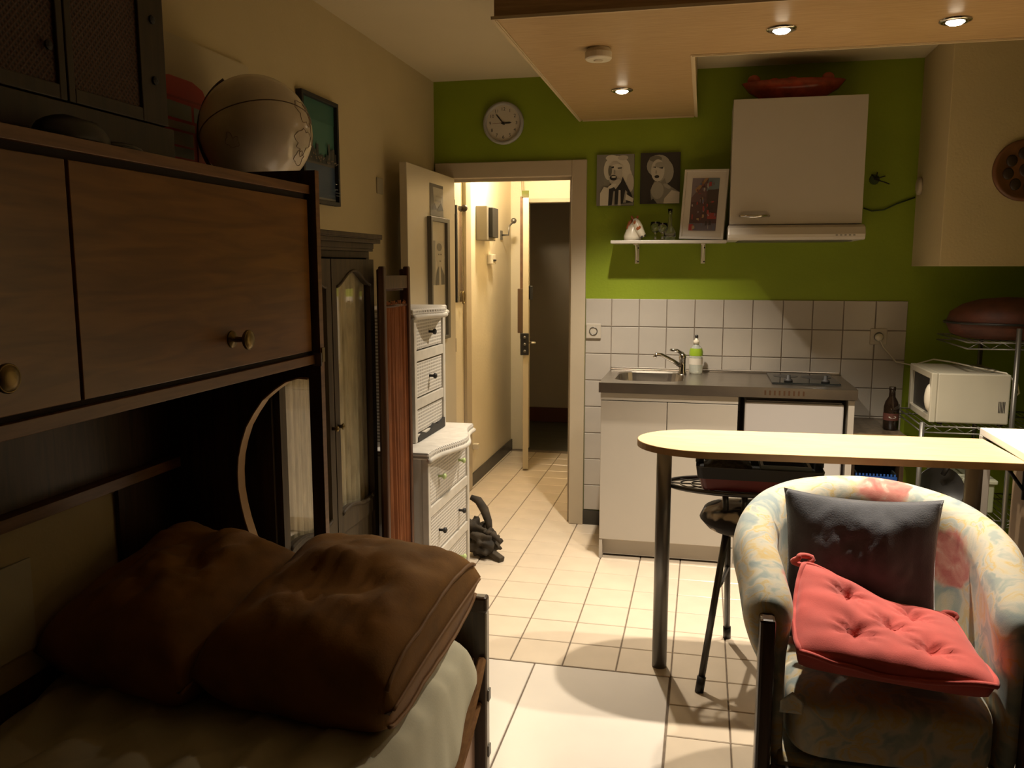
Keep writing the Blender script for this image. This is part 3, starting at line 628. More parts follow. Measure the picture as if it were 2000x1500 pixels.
# glasses
def stemglass(x, y, h, r, label):
    t = thing('drinking_glass', (x, y, 1.637), label, 'glass', 'clear glasses on the shelf')
    G().lathe([(r * 0.8, 0.001), (r * 0.8, 0.004), (0.006, 0.008), (0.005, h * 0.4), (r * 0.7, h * 0.5), (r, h * 0.72), (r * 0.86, h), (r * 0.80, h), (r * 0.93, h * 0.72), (r * 0.6, h * 0.52), (0.003, h * 0.45)], (x, y, 1.637), 20).build('bowl', 'glass', t, smooth=True)
stemglass(-0.265, 4.70, 0.10, 0.030, 'short clear stem glass next to the animal figurine')
stemglass(-0.225, 4.66, 0.092, 0.028, 'short clear stem glass in the middle of the shelf')
t = thing('glass_vase', (-0.186, 4.645, 1.637), 'tall thin clear glass vase in front of the leaning frame', 'vase')
G().lathe([(0.026, 0.001), (0.032, 0.02), (0.030, 0.045), (0.012, 0.075), (0.009, 0.13), (0.013, 0.165), (0.011, 0.165), (0.007, 0.13), (0.010, 0.075), (0.028, 0.045), (0.028, 0.02)], (-0.186, 4.645, 1.637), 20).build('body', 'glass', t, smooth=True)
# bowl on the cupboard
t = thing('fruit_dish', (0.405, 4.62, 2.314), 'long red glass dish on top of the wall cupboard', 'dish')
q = G(); q.T = Matrix.Translation((0.405, 4.60, 2.314)) @ Matrix.Diagonal((1.0, 0.42, 1, 1))
q.lathe([(0.09, 0.001), (0.15, 0.018), (0.215, 0.055), (0.250, 0.098), (0.243, 0.098), (0.205, 0.06), (0.14, 0.026), (0.02, 0.012)], (0, 0, 0), 32); q.build('dish', 'bowl', t, smooth=True)
for i, (dx, r) in enumerate(((-0.19, 0.032), (-0.09, 0.036), (-0.005, 0.040), (0.08, 0.032), (0.165, 0.03))):
    tag(G().ball((0.405 + dx, 4.60, 2.314 + 0.092 + (0.022 if abs(dx) > 0.15 else 0) + r * 0.05), r, r * 0.9, r * 0.8).build('red_glass_ball', mat('red_ball', (0.36, 0.07, 0.03), 0.25, var=0.3, vscale=25), smooth=True),
        'dull red decorative ball, %s from the left in the long red dish' % ('first second third fourth fifth'.split()[i]), 'ball', 'red balls in the dish')
# sockets
def socket(x, z, label, plug=False):
    t = thing('wall_socket', (x, WB - 0.01, z - 0.04), label, 'socket')
    G().box(x - 0.042, x + 0.042, WB - 0.020, WB - 0.0095, z - 0.042, z + 0.042).build('plate', mat('socket_plastic', (0.47, 0.42, 0.345), 0.35), t, bevel=0.003)
    G().lathe([(0.024, 0), (0.024, -0.003), (0.020, -0.003), (0.019, 0.0)], (x, WB - 0.0205, z), 24, 'y', cap=False).build('ring', 'greymetal', t, smooth=True)
    if plug: G().lathe([(0.021, 0), (0.021, -0.02), (0.014, -0.03)], (x, WB - 0.021, z - 0.002), 18, 'y').build('plug', 'plaster', t, smooth=True)
socket(-0.603, 1.136, 'white wall socket on the tiles next to the door casing')
socket(0.908, 1.132, 'white wall socket with a plugged cable at the right end of the tiles', True)
q = G(); q.tube([(0.908, WB - 0.045, 1.125), (0.93, WB - 0.04, 1.08), (1.00, WB - 0.02, 1.00), (1.08, WB - 0.02, 0.985), (1.14, 4.60, 1.035), (1.18, 4.45, 1.040), (1.24, 4.25, 1.036), (1.33, 4.14, 1.026), (1.372, 4.12, 0.98), (1.385, 4.13, 0.94), (1.36, 4.16, 0.90)], 0.004, 6)
tag(q.build('microwave_cable', 'plaster', smooth=True), 'thin pale cable running from the tiles over the microwave', 'cable')
# small low counter with bottle
k = thing('low_counter', (0.88, 4.5, 0), 'small dark counter with a granite-look top beside the fridge panel', 'counter')
G().box(0.722, 0.968, 4.30, WB - 0.012, 0.665, 0.695).build('top', 'granite', k, bevel=0.003)
G().box(0.722, 0.968, 4.284, 4.299, 0.655, 0.697).build('front_edge', wood('counter_edge', (0.20, 0.13, 0.06), (0.30, 0.20, 0.1), 'x'), k)
G().box(0.724, 0.744, 4.30, WB - 0.02, 0.0, 0.664).build('left_panel', 'darkwood', k); G().box(0.948, 0.967, 4.30, WB - 0.02, 0.0, 0.664).build('right_panel', 'darkwood', k)
G().box(0.744, 0.948, 4.30, WB - 0.02, 0.30, 0.316).build('shelf', 'darkwood', k)
t = thing('beer_bottle', (0.926, 4.45, 0.695), 'dark brown glass bottle with a small white label', 'bottle')
G().lathe([(0.030, 0.001), (0.036, 0.006), (0.036, 0.115), (0.030, 0.14), (0.016, 0.165), (0.014, 0.195), (0.016, 0.198), (0.016, 0.215)], (0.926, 4.45, 0.695), 20).build('body', 'bottle', t, smooth=True)
G().lathe([(0.0366, 0.05), (0.0366, 0.085)], (0.926, 4.45, 0.695), 20, cap=False).build('label', flat((0.10, 0.03, 0.02)), t, smooth=True)
q = G(); q.face([q._v((0.926 + u, 4.45 - math.sqrt(0.0372 ** 2 - u * u), 0.695 + v)) for u, v in ell(0, 0.068, 0.018, 0.006, 16)]); q.build('label_mark', 'paper', t)
k = thing('blue_crate', (0.87, 4.40, 0.317), 'blue plastic crate with a slotted rim under the low counter', 'crate')
q = G(); q.box(0.752, 0.760, 4.32, 4.60, 0.318, 0.50); q.box(0.932, 0.940, 4.32, 4.60, 0.318, 0.50); q.box(0.760, 0.932, 4.59, 4.60, 0.318, 0.50); q.box(0.760, 0.932, 4.32, 4.59, 0.318, 0.326); q.box(0.760, 0.932, 4.32, 4.33, 0.318, 0.42)
q.build('tub', flat((0.015, 0.02, 0.02)), k)
q = G(); q.box(0.750, 0.942, 4.310, 4.319, 0.455, 0.485)
for i in range(12): q.box(0.752 + i * 0.016, 0.760 + i * 0.016, 4.311, 4.318, 0.485, 0.497)
q.build('rim', 'blue', k)
# wire rack
k = thing('wire_rack', (1.25, 4.3, 0), 'chrome wire shelving rack holding the microwave', 'rack')
for x, y, z in ((0.985, 4.09, 0.80), (0.985, 4.60, 0.80), (1.352, 4.09, 1.23), (1.352, 4.60, 1.23), (1.62, 4.09, 1.23), (1.62, 4.60, 1.23)):
    G().tube([(x, y, 0.0), (x, y, z)], 0.011, 10).build('post', 'greymetal', k, smooth=True)
def wshelf(x0, x1, y0, y1, z, name):
    q = G()
    for zz in (z, z - 0.028):
        for y in (y0, y1): q.tube([(x0, y, zz), (x1, y, zz)], 0.0035, 6)
        for x in (x0, x1): q.tube([(x, y0, zz), (x, y1, zz)], 0.0035, 6)
    nn = int((x1 - x0) / 0.03)
    for i in range(nn + 1):
        x = x0 + (x1 - x0) * i / nn; q.tube([(x, y0, z), (x, y1, z)], 0.0018, 5)
    m_ = int((x1 - x0) / 0.045)
    for i in range(m_):
        a_, b_ = x0 + (x1 - x0) * i / m_, x0 + (x1 - x0) * (i + 1) / m_
        q.tube([(a_, y0, z if i % 2 else z - 0.028), (b_, y0, z - 0.028 if i % 2 else z)], 0.0022, 5)
    q.build(name, 'greymetal', k, smooth=True)
wshelf(0.985, 1.62, 4.09, 4.60, 0.782, 'lower_shelf'); wshelf(1.150, 1.62, 4.09, 4.60, 1.165, 'upper_shelf'); wshelf(0.985, 1.62, 4.09, 4.60, 0.36, 'bottom_shelf')
# microwave
k = thing('microwave', (1.18, 4.3, 0.787), 'white microwave turned sideways on the wire rack', 'microwave')
G().box(1.045, 1.345, 4.115, 4.53, 0.796, 1.022).build('body', 'microw', k, bevel=0.006)
q = G(); q.ring([(4.115, 0.796), (4.53, 0.796), (4.53, 1.022), (4.115, 1.022)], [(4.150, 0.826), (4.495, 0.826), (4.495, 0.992), (4.150, 0.992)], 'x', 1.018, 1.0445); q.build('door_frame', 'microw', k, bevel=0.004)
G().box(1.034, 1.044, 4.150, 4.495, 0.826, 0.992).build('window', 'black', k)
G().ball((1.024, 4.150, 0.905), 0.024, 0.03, 0.065).build('handle', 'plaster', k, smooth=True)
for x in (1.07, 1.32):
    for y in (4.14, 4.50): G().lathe([(0.012, 0.0), (0.012, 0.009)], (x, y, 0.7865), 10).build('foot', 'black', k)
q = G()
for i in range(5): q.box(1.30 + i * 0.006, 1.303 + i * 0.006, 4.1135, 4.1155, 0.85, 0.90)
q.build('vent', 'ink', k)
# basket on the rack
t = thing('oval_basket', (1.40, 4.33, 1.169), 'reddish-brown oval wooden basket on top of the wire rack', 'basket')
q = G(); q.T = Matrix.Translation((1.385, 4.33, 1.170)) @ Matrix.Diagonal((1.0, 0.75, 1, 1))
q.lathe([(0.20, 0.001), (0.245, 0.02), (0.268, 0.07), (0.25, 0.12), (0.20, 0.155), (0.13, 0.178), (0.03, 0.188)], (0, 0, 0), 32); q.build('body', 'basket', t, smooth=True)
q = G(); q.tube([(1.385 + 0.273 * math.cos(a), 4.33 + 0.75 * 0.273 * math.sin(a), 1.242) for a in [2 * PI * i / 32 for i in range(32)]], 0.006, 6, closed=True); q.build('rim_band', 'black', t, smooth=True)
# things on the bottom shelf / under the bar
t = thing('storage_box', (1.2, 4.3, 0.365), 'pale green-grey plastic box on the lower wire shelf', 'box')
G().box(1.12, 1.34, 4.20, 4.50, 0.364, 0.50).build('tub', mat('pale_box', (0.30, 0.31, 0.22), 0.5), t, bevel=0.006); G().box(1.11, 1.35, 4.19, 4.51, 0.501, 0.52).build('lid', mat('pale_lid', (0.40, 0.40, 0.30), 0.5), t, bevel=0.005)
t = thing('black_pan', (1.08, 4.2, 0.365), 'black frying pan leaning on the lower wire shelf', 'pan')
q = G(); q.T = Matrix.Translation((1.09, 4.16, 0.475)) @ Matrix.Rotation(1.25, 4, 'X'); q.lathe([(0.08, 0.0), (0.105, 0.03), (0.102, 0.03), (0.078, 0.004)], (0, 0, 0), 24); q.build('dish', 'black', t, smooth=True)
G().tube([(1.10, 4.14, 0.55), (1.13, 4.12, 0.63), (1.15, 4.11, 0.69)], [0.012, 0.013, 0.016], 8).build('handle', 'black', t, smooth=True)
# carved plate on boxing
t = thing('carved_plate', (1.373, 4.243, 1.79), 'round carved brown wooden plate on the boxed-in wall', 'wall plate')
G().lathe([(0.136, -0.002), (0.134, -0.016), (0.122, -0.020), (0.112, -0.013), (0.02, -0.012)], (1.373, 4.243, 1.921), 40, 'y').build('plate', 'platew', t, smooth=True)
for i in range(8):
    a = 2 * PI * i / 8 + 0.2
    G().ball((1.373 + 0.074 * math.cos(a), 4.229, 1.921 + 0.074 * math.sin(a)), 0.023, 0.006, 0.026, n=12, m=8).build('carved_boss', 'plated', t, smooth=True)
G().ball((1.373, 4.229, 1.921), 0.03, 0.006, 0.03).build('centre_boss', 'plated', t, smooth=True)
# wires on the green wall
q = G(); q.tube([(0.80, WB - 0.006, 1.80), (0.84, WB - 0.008, 1.785), (0.90, WB - 0.008, 1.79), (0.96, WB - 0.008, 1.82), (1.045, WB - 0.008, 1.85)], 0.004, 6)
tag(q.build('wall_wire', flat((0.03, 0.05, 0.01)), smooth=True), 'dark loose wire running along the green wall right of the cupboard', 'wire')
t = thing('junction_wires', (0.86, WB - 0.01, 1.90), 'dark tangle of wire ends sticking out of the green wall', 'wires')
q = G(); q.lathe([(0.026, 0), (0.024, -0.010), (0.006, -0.012)], (0.845, WB - 0.001, 1.945), 14, 'y'); q.build('rose', flat((0.035, 0.06, 0.01)), t)
q = G()
for a, l in ((0.3, 0.05), (1.3, 0.035), (-0.35, 0.075), (2.2, 0.03)): q.tube([(0.845, WB - 0.012, 1.945), (0.845 + l * 0.6 * math.cos(a), WB - 0.03, 1.945 + l * 0.6 * math.sin(a)), (0.845 + l * math.cos(a), WB - 0.02, 1.945 + l * math.sin(a))], 0.003, 5)
q.build('wire_end', 'ink', t)
t = thing('blanking_plate', (1.048, 4.66, 1.86), 'small round cream box on the side of the boxed-in wall', 'socket')
G().lathe([(0.045, 0.0), (0.043, -0.014), (0.030, -0.018)], (1.049, 4.70, 1.90), 20, 'x').build('cover', 'casing', t, smooth=True)
# clock
t = thing('wall_clock', (-1.127, WB, 2.18), 'round grey wall clock showing about five to three', 'clock')
CX, CZ = -1.127, 2.296
G().lathe([(0.116, -0.001), (0.117, -0.020), (0.110, -0.030), (0.098, -0.026), (0.097, -0.016)], (CX, WB, CZ), 44, 'y', cap=False).build('rim', 'clockgrey', t, smooth=True)
G().lathe([(0.098, -0.002), (0.098, -0.016)], (CX, WB, CZ), 44, 'y').build('face', 'clockface', t)
def hand(a, l, w_, name, c='ink', dy=-0.0175):
    q = G(); d = Vector((math.sin(a), 0, math.cos(a))); pz = Vector((math.cos(a), 0, -math.sin(a))); c0 = Vector((CX, WB + dy, CZ))
    q.face([q._v(c0 - d * 0.012 + pz * w_), q._v(c0 + d * l * 0.75 + pz * w_ * 1.2), q._v(c0 + d * l), q._v(c0 + d * l * 0.75 - pz * w_ * 1.2), q._v(c0 - d * 0.012 - pz * w_)])
    q.build(name, c, t, solid=0.001)
hand(math.radians(88), 0.048, 0.004, 'hour_hand'); hand(math.radians(-40), 0.070, 0.003, 'minute_hand', dy=-0.019); hand(math.radians(268), 0.072, 0.0008, 'second_hand', flat((0.25, 0.09, 0.05)), -0.0205)
G().lathe([(0.008, -0.017), (0.007, -0.023)], (CX, WB, CZ), 14, 'y').build('hub', 'ink', t)
dep = []
for h in range(1, 13):
    a = h * PI / 6
    cu = bpy.data.curves.new('numeral', 'FONT'); cu.body = str(h); cu.size = 0.026; cu.align_x = 'CENTER'; cu.align_y = 'CENTER'
    to = bpy.data.objects.new('numeral', cu); COL.objects.link(to); dep.append((to, a))
bpy.context.view_layer.update(); dg_ = bpy.context.evaluated_depsgraph_get()
for to, a in dep:
    me = bpy.data.meshes.new_from_object(to.evaluated_get(dg_)); me.materials.clear(); me.materials.append(M['ink'])
    o = bpy.data.objects.new('numeral', me); COL.objects.link(o); o.parent = t
    o.location = Vector((CX + 0.076 * math.sin(a), WB - 0.0168, CZ + 0.076 * math.cos(a))) - ORG[t]; o.rotation_euler = (PI / 2, 0, 0)
    bpy.data.objects.remove(to)

# ================================================================== LEFT WALL + HALL DECOR
# skyline picture
t = thing('skyline_picture', (XL, 3.24, 1.75), 'black framed picture of a city skyline over blue water', 'picture')
Y0, Y1, Z0, Z1 = 3.075, 3.408, 1.75, 2.17
q = G(); q.ring(rect(Y0, Z0, Y1, Z1), rect(Y0 + 0.016, Z0 + 0.016, Y1 - 0.016, Z1 - 0.016), 'x', XL + 0.001, XL + 0.028); q.build('frame', 'ink', t, bevel=0.002)
G().box(XL + 0.001, XL + 0.010, Y0 + 0.016, Y1 - 0.016, Z0 + 0.016, Z1 - 0.016).build('backing', 'ink', t)
random.seed(5); sh = [(rect(0, 0, 1, 0.36), (0.045, 0.075, 0.13)), (rect(0, 0.36, 1, 0.44), (0.10, 0.09, 0.075)), (rect(0, 0.0, 1, 0.03), (0.22, 0.22, 0.22)), (rect(0, 0.8, 1, 1), (0.03, 0.11, 0.08))]
u = 0.0
while u < 1:
    w_ = random.uniform(0.03, 0.08); h_ = random.uniform(0.45, 0.60); sh.append((rect(u, 0.38, u + w_ * 0.9, h_), random.choice([(0.035, 0.04, 0.04), (0.05, 0.05, 0.045), (0.07, 0.06, 0.05)]))); u += w_
for i in range(24): 
    a_, b_ = random.random(), 0.38 + random.random() * 0.08; sh.append((rect(a_, b_, a_ + 0.03, b_ + 0.012), (0.20, 0.15, 0.10)))
for i in range(16):
    a_, b_ = random.random(), random.random() * 0.34; sh.append((rect(a_, b_, a_ + random.uniform(0.05, 0.2), b_ + 0.008), random.choice([(0.06, 0.10, 0.16), (0.03, 0.055, 0.10)])))
printed('print', t, (XL + 0.0105, Y0 + 0.016, Z0 + 0.016), (0, 1, 0), (0, 0, 1), (1, 0, 0), Y1 - Y0 - 0.032, Z1 - Z0 - 0.032, sh, (0.05, 0.15, 0.115))
# bus canvas
t = thing('bus_canvas', (XL, 2.5, 1.72), 'cream canvas print of a red double-decker bus', 'picture')
G().box(XL + 0.001, XL + 0.020, 2.10, 2.70, 1.72, 2.165).build('canvas', flat((0.46, 0.39, 0.25)), t, bevel=0.001)
RD, RD2 = (0.40, 0.035, 0.025), (0.28, 0.025, 0.02)
sh = [(rect(0.05, 0.0, 1, 0.06), (0.26, 0.24, 0.17)), ([(0.06, 0.06), (0.57, 0.06), (0.585, 0.40), (0.57, 0.62), (0.53, 0.70), (0.44, 0.735), (0.25, 0.735), (0.12, 0.70), (0.06, 0.60)], RD),
      (rect(0.06, 0.595, 0.56, 0.61), RD2), ([(0.10, 0.47), (0.42, 0.47), (0.42, 0.57), (0.10, 0.58)], (0.22, 0.24, 0.22)), ([(0.44, 0.47), (0.545, 0.47), (0.54, 0.565), (0.44, 0.57)], (0.22, 0.24, 0.22)),
      (rect(0.12, 0.40, 0.44, 0.45), (0.30, 0.25, 0.20)), (rect(0.14, 0.30, 0.42, 0.385), (0.25, 0.23, 0.19)), (rect(0.14, 0.22, 0.42, 0.285), (0.20, 0.20, 0.17)), (rect(0.46, 0.10, 0.56, 0.42), RD2), (ell(0.20, 0.07, 0.05, 0.05), (0.03, 0.03, 0.03)), (ell(0.45, 0.07, 0.05, 0.05), (0.03, 0.03, 0.03)),
      (rect(0.835, 0.50, 0.865, 0.72), (0.26, 0.23, 0.15)), ([(0.83, 0.72), (0.87, 0.72), (0.85, 0.80)], (0.06, 0.05, 0.03)), (rect(0.76, 0.50, 0.775, 0.67), (0.14, 0.15, 0.10)), (rect(0.70, 0.5, 0.95, 0.58), (0.32, 0.28, 0.18))]
printed('print', t, (XL + 0.0205, 2.10, 1.72), (0, 1, 0), (0, 0, 1), (1, 0, 0), 0.60, 0.445, sh, (0.46, 0.39, 0.25))
t = thing('wall_hook_plate', (XL, 3.98, 1.84), 'small grey plate stuck on the cream wall beside the picture', 'plate')
G().box(XL + 0.001, XL + 0.008, 3.88, 3.95, 1.845, 1.92).build('plate', mat('grey_plate', (0.33, 0.29, 0.20), 0.6), t, bevel=0.002)
# poster + frame on the open door
t = thing('door_poster', (-1.41, 4.42, 1.80), 'small grey city poster pinned to the open door', 'poster')
G().box(-1.4115, -1.4095, 4.305, 4.530, 1.765, 1.932).build('sheet', 'paper', t)
printed('print', t, (-1.4092, 4.305, 1.765), (0, 1, 0), (0, 0, 1), (1, 0, 0), 0.225, 0.167,
  [(rect(0, 0.9, 1, 1), (0.06, 0.05, 0.04)), ([(0, 0), (0.28, 0.3), (0.2, 0.9), (0, 0.9)], (0.07, 0.06, 0.05)), (rect(0, 0, 1, 0.18), (0.15, 0.13, 0.10)), ([(0.1, 0.18), (0.3, 0.42), (0.5, 0.2)], (0.04, 0.035, 0.03)), ([(0.5, 0.18), (0.8, 0.46), (1, 0.2)], (0.05, 0.045, 0.04)), (rect(0.35, 0.45, 0.8, 0.52), (0.22, 0.2, 0.16)), (rect(0.4, 0.6, 0.9, 0.65), (0.26, 0.23, 0.18))], (0.34, 0.31, 0.25))
t = thing('door_portrait_frame', (-1.41, 4.42, 1.15), 'tall dark frame with a faded portrait hung on the open door', 'picture frame')
q = G(); q.ring(rect(4.255, 1.10, 4.585, 1.758), rect(4.278, 1.12, 4.540, 1.735), 'x', -1.4115, -1.388); q.build('frame', mat('grey_brown_frame', (0.10, 0.085, 0.06), 0.5), t, bevel=0.002)
G().box(-1.4115, -1.404, 4.278, 4.540, 1.12, 1.735).build('mount', mat('cream_mount', (0.50, 0.44, 0.32), 0.6), t)
GM = (0.22, 0.20, 0.15)
printed('portrait', t, (-1.4035, 4.295, 1.40), (0, 1, 0), (0, 0, 1), (1, 0, 0), 0.225, 0.235,
  [(rect(0, 0, 0.30, 1), GM), (ell(0.62, 0.66, 0.22, 0.26), (0.42, 0.37, 0.28)), (ell(0.60, 0.86, 0.20, 0.09), (0.17, 0.15, 0.11)), ([(0.52, 0.42), (0.72, 0.42), (0.98, 0.22), (1, 0), (0.3, 0), (0.38, 0.28)], (0.09, 0.08, 0.06)), ([(0.56, 0.42), (0.68, 0.42), (0.72, 0), (0.55, 0)], (0.42, 0.37, 0.28)), (rect(0.5, 0.68, 0.58, 0.71), (0.08, 0.07, 0.05)), (rect(0.66, 0.68, 0.75, 0.71), (0.08, 0.07, 0.05)), (rect(0.57, 0.53, 0.70, 0.555), (0.12, 0.1, 0.08))], (0.45, 0.40, 0.30))
# hall fittings
t = thing('narrow_mirror', (-1.52, 5.15, 1.27), 'narrow dark-edged mirror strip hanging in the hall', 'mirror')
G().box(-1.5195, -1.510, 5.135, 5.26, 1.275, 1.875).build('glass', mat('hall_mirror', (0.55, 0.5, 0.4), 0.08, 0.9), t); G().box(-1.5195, -1.505, 5.115, 5.135, 1.275, 1.875).build('edge', 'ink', t)
G().ball((-1.50, 5.27, 1.865), 0.022).build('knob', 'darkwood', t, smooth=True)
q = G(); q.tube([(-1.503, 5.25 + 0.03 * math.cos(a), 1.30 + 0.04 * math.sin(a)) for a in [2 * PI * i / 16 for i in range(16)]], 0.004, 6, closed=True); q.build('chain', 'brass', t, smooth=True)
t = thing('meter_box', (-1.52, 5.85, 1.66), 'grey and black electric meter box on the hall wall', 'meter box')
G().box(-1.519, -1.440, 5.62, 5.86, 1.675, 1.905).build('case', mat('meter_grey', (0.22, 0.19, 0.14), 0.5), t, bevel=0.005); G().box(-1.4395, -1.410, 5.66, 5.82, 1.695, 1.895).build('dark_cover', 'ink', t, bevel=0.004)
G().box(-1.519, -1.455, 5.86, 5.90, 1.72, 1.87).build('side_box', 'casing', t, bevel=0.004); G().box(-1.519, -1.46, 5.90, 5.93, 1.76, 1.80).build('cable_gland', 'greymetal', t)
t = thing('thermostat', (-1.52, 5.98, 1.52), 'small white thermostat box on the hall wall below the meter', 'thermostat')
G().box(-1.519, -1.480, 5.92, 6.03, 1.515, 1.585).build('case', 'plaster', t, bevel=0.005); G().box(-1.4795, -1.474, 5.95, 6.02, 1.535, 1.548).build('slot', 'ink', t)
t = thing('coat_hook', (-1.52, 6.4, 1.74), 'metal coat hook with a round end on the hall wall', 'hook')
G().tube([(-1.515, 6.36, 1.735), (-1.46, 6.35, 1.735), (-1.455, 6.35, 1.80), (-1.44, 6.42, 1.835)], 0.007, 8).build('bar', 'greymetal', t, smooth=True)
G().ball((-1.437, 6.43, 1.845), 0.022).build('knob', 'greymetal', t, smooth=True); G().box(-1.519, -1.512, 6.33, 6.39, 1.70, 1.77).build('plate', 'greymetal', t, bevel=0.003)
t = thing('door_closer', (-1.45, 6.6, 2.05), 'pale bent bracket arm above the entrance door', 'bracket')
G().tube([(-1.42, 6.69, 2.18), (-1.42, 6.66, 2.18), (-1.41, 6.63, 2.10), (-1.40, 6.60, 2.05), (-1.345, 6.45, 2.042)], 0.010, 8).build('arm', 'casing', t, smooth=True)
t = thing('low_wall_box', (-1.52, 5.55, 0.26), 'small white box low on the hall wall behind the wicker chest', 'box')
G().box(-1.5195, -1.48, 5.50, 5.54, 0.25, 0.29).build('case', 'plaster', t, bevel=0.004)
# driftwood bundle on the floor
t = thing('driftwood_piece', (-1.03, 4.1, 0), 'gnarled dark driftwood piece with a curved branch on the floor', 'driftwood')
q = G(); q.tube([(-1.16, 4.16, 0.30), (-1.12, 4.16, 0.285), (-1.085, 4.15, 0.24), (-1.06, 4.14, 0.18), (-1.05, 4.13, 0.12)], [0.014, 0.022, 0.024, 0.02, 0.015], 9); q.build('branch', 'drift', t, smooth=True)
def gn(c, r, s_, nm):
    q = G(); q.ball((0, 0, 0), r[0], r[1], r[2], n=36, m=24)
    q.v = [Vector(c) + v * (1 + 0.75 * noise.noise(v * s_ + Vector(c) * 7)) for v in q.v]; q.v = [Vector((v.x, v.y, max(0.001, v.z))) for v in q.v]; return q.build(nm, 'drift', t, smooth=True)
gn((-1.085, 4.12, 0.072), (0.090, 0.07, 0.062), 30, 'burl'); gn((-1.13, 4.14, 0.13), (0.06, 0.05, 0.065), 34, 'knot'); gn((-1.05, 4.12, 0.115), (0.035, 0.03, 0.04), 40, 'knot')
q = G(); q.tube([(-1.05, 4.11, 0.10), (-1.025, 4.10, 0.125), (-0.995, 4.09, 0.105), (-0.985, 4.085, 0.085)], [0.016, 0.018, 0.012, 0.003], 7); q.build('twig', 'drift', t, smooth=True)
q = G(); q.T = Matrix.Translation((-1.005, 4.07, 0.022)) @ Matrix.Rotation(-0.6, 4, 'Z') @ Matrix.Rotation(0.25, 4, 'Y'); q.box(-0.055, 0.05, -0.018, 0.018, -0.012, 0.018); q.build('stub', 'drift', t, bevel=0.005)

# ================================================================== WICKER CHESTS
def wicker_chest(name, x0, x1, y0, y1, z0, z1, rows, label, top_over, knobs):
    t = thing(name, ((x0 + x1) / 2, (y0 + y1) / 2, z0), label, 'chest')
    zt = z1 - 0.03
    g = G()
    g.box(x0, x0 + 0.02, y0, y1, z0, zt); g.box(x0 + 0.02, x1 - 0.012, y0, y0 + 0.015, z0, zt); g.box(x0 + 0.02, x1 - 0.012, y1 - 0.015, y1, z0, zt)
    g.build('body', 'wicker', t)
    g = G(); pw = 0.028
    for a_, b_ in ((y0 - 0.002, y0 + pw), (y1 - pw, y1 + 0.002)): G().box(x1 - 0.03, x1, a_, b_, z0, zt).build('corner_post', 'wickerwood', t, bevel=0.003)
    G().box(x1 - 0.036, x1 - 0.031, y0 + 0.016, y1 - 0.016, z0 + 0.005, zt).build('gap_shade', 'ink', t)  # black sheet behind the drawers: shade of the gaps put into colour
    zs = [z0 + (zt - z0) * r for r in rows]
    
    for zb in zs[1:-1]: G().box(x1 - 0.025, x1 - 0.002, y0 + pw, y1 - pw, zb - 0.022, zb + 0.022).build('rail', 'wickerwood', t, bevel=0.002)
    G().box(x1 - 0.025, x1 - 0.002, y0 + pw, y1 - pw, zs[0] + 0.0, zs[0] + 0.03).build('rail', 'wickerwood', t, bevel=0.002)
    # top with bowed front
    ov = top_over; P0 = []
    for i in range(17):
        u = i / 16; bow = 0.045 * math.sin(u * PI) - 0.018 * math.sin(3 * u * PI)
        P0.append((x1 + ov + bow - 0.02, y0 - ov + (y1 - y0 + 2 * ov) * u))
    poly = P0 + [(x0, y1 + ov), (x0, y0 - ov)]
    G().prism(poly, 'z', zt, z1).build('top', 'wicker', t, bevel=0.008)
    G().tube([(a, b, zt - 0.004) for a, b in P0], 0.011, 8).build('rolled_edge', 'wickerwood', t, smooth=True)
    for i in range(len(zs) - 1):
        lo = zs[i] + (0.03 if i == 0 else 0.022); hi = zs[i + 1] - (0.022 if i < len(zs) - 2 else 0.006)
        dr = G().box(x1 - 0.03, x1 - 0.008, y0 + pw + 0.007, y1 - pw - 0.007, lo + 0.006, hi - 0.007).build('drawer', 'wicker', t, bevel=0.003)
        for (yy, c) in knobs[i]:
            zz = (lo + hi) / 2
            G().lathe([(0.006, -0.008), (0.006, 0.010), (0.013, 0.016), (0.013, 0.024), (0.006, 0.028)], (x1, yy, zz), 12, 'x').build('knob', c, dr, smooth=True)
    if name == 'wicker_drawer_tower':
        q = G()
        pts = [(y0 + pw, zs[0] + 0.0)]
        q.prism([(y0 + pw, z0 + 0.001), (y0 + pw, z0 + 0.02), (y0 + 0.09, z0 + 0.035), (y0 + 0.14, z0 + 0.02), (y0 + 0.19, z0 + 0.022), (y0 + 0.25, z0 + 0.045), (y0 + 0.31, z0 + 0.03), (y1 - pw, z0 + 0.045), (y1 - pw, z0 + 0.001)], 'x', x1 - 0.02, x1 + 0.004); q.build('scalloped_apron', 'ink', t)
    return t
wicker_chest('wicker_chest', -1.49, -1.10, 3.29, 3.92, 0.0, 0.735, [0.0, 0.33, 0.655, 1.0], 'white wicker chest of drawers standing on the floor by the hall', 0.035,
             [[(3.45, 'greenknob'), (3.76, 'greenknob')], [(3.45, 'ink'), (3.76, 'ink')], [(3.45, 'greenknob'), (3.76, 'greenknob')]])
wicker_chest('wicker_drawer_tower', -1.50, -1.20, 3.425, 3.865, 0.7365, 1.318, [0.0, 0.30, 0.68, 1.0], 'narrow white wicker drawer tower stacked on the wicker chest', 0.025,
             [[], [(3.645, 'ink')], [(3.645, 'ink')]])

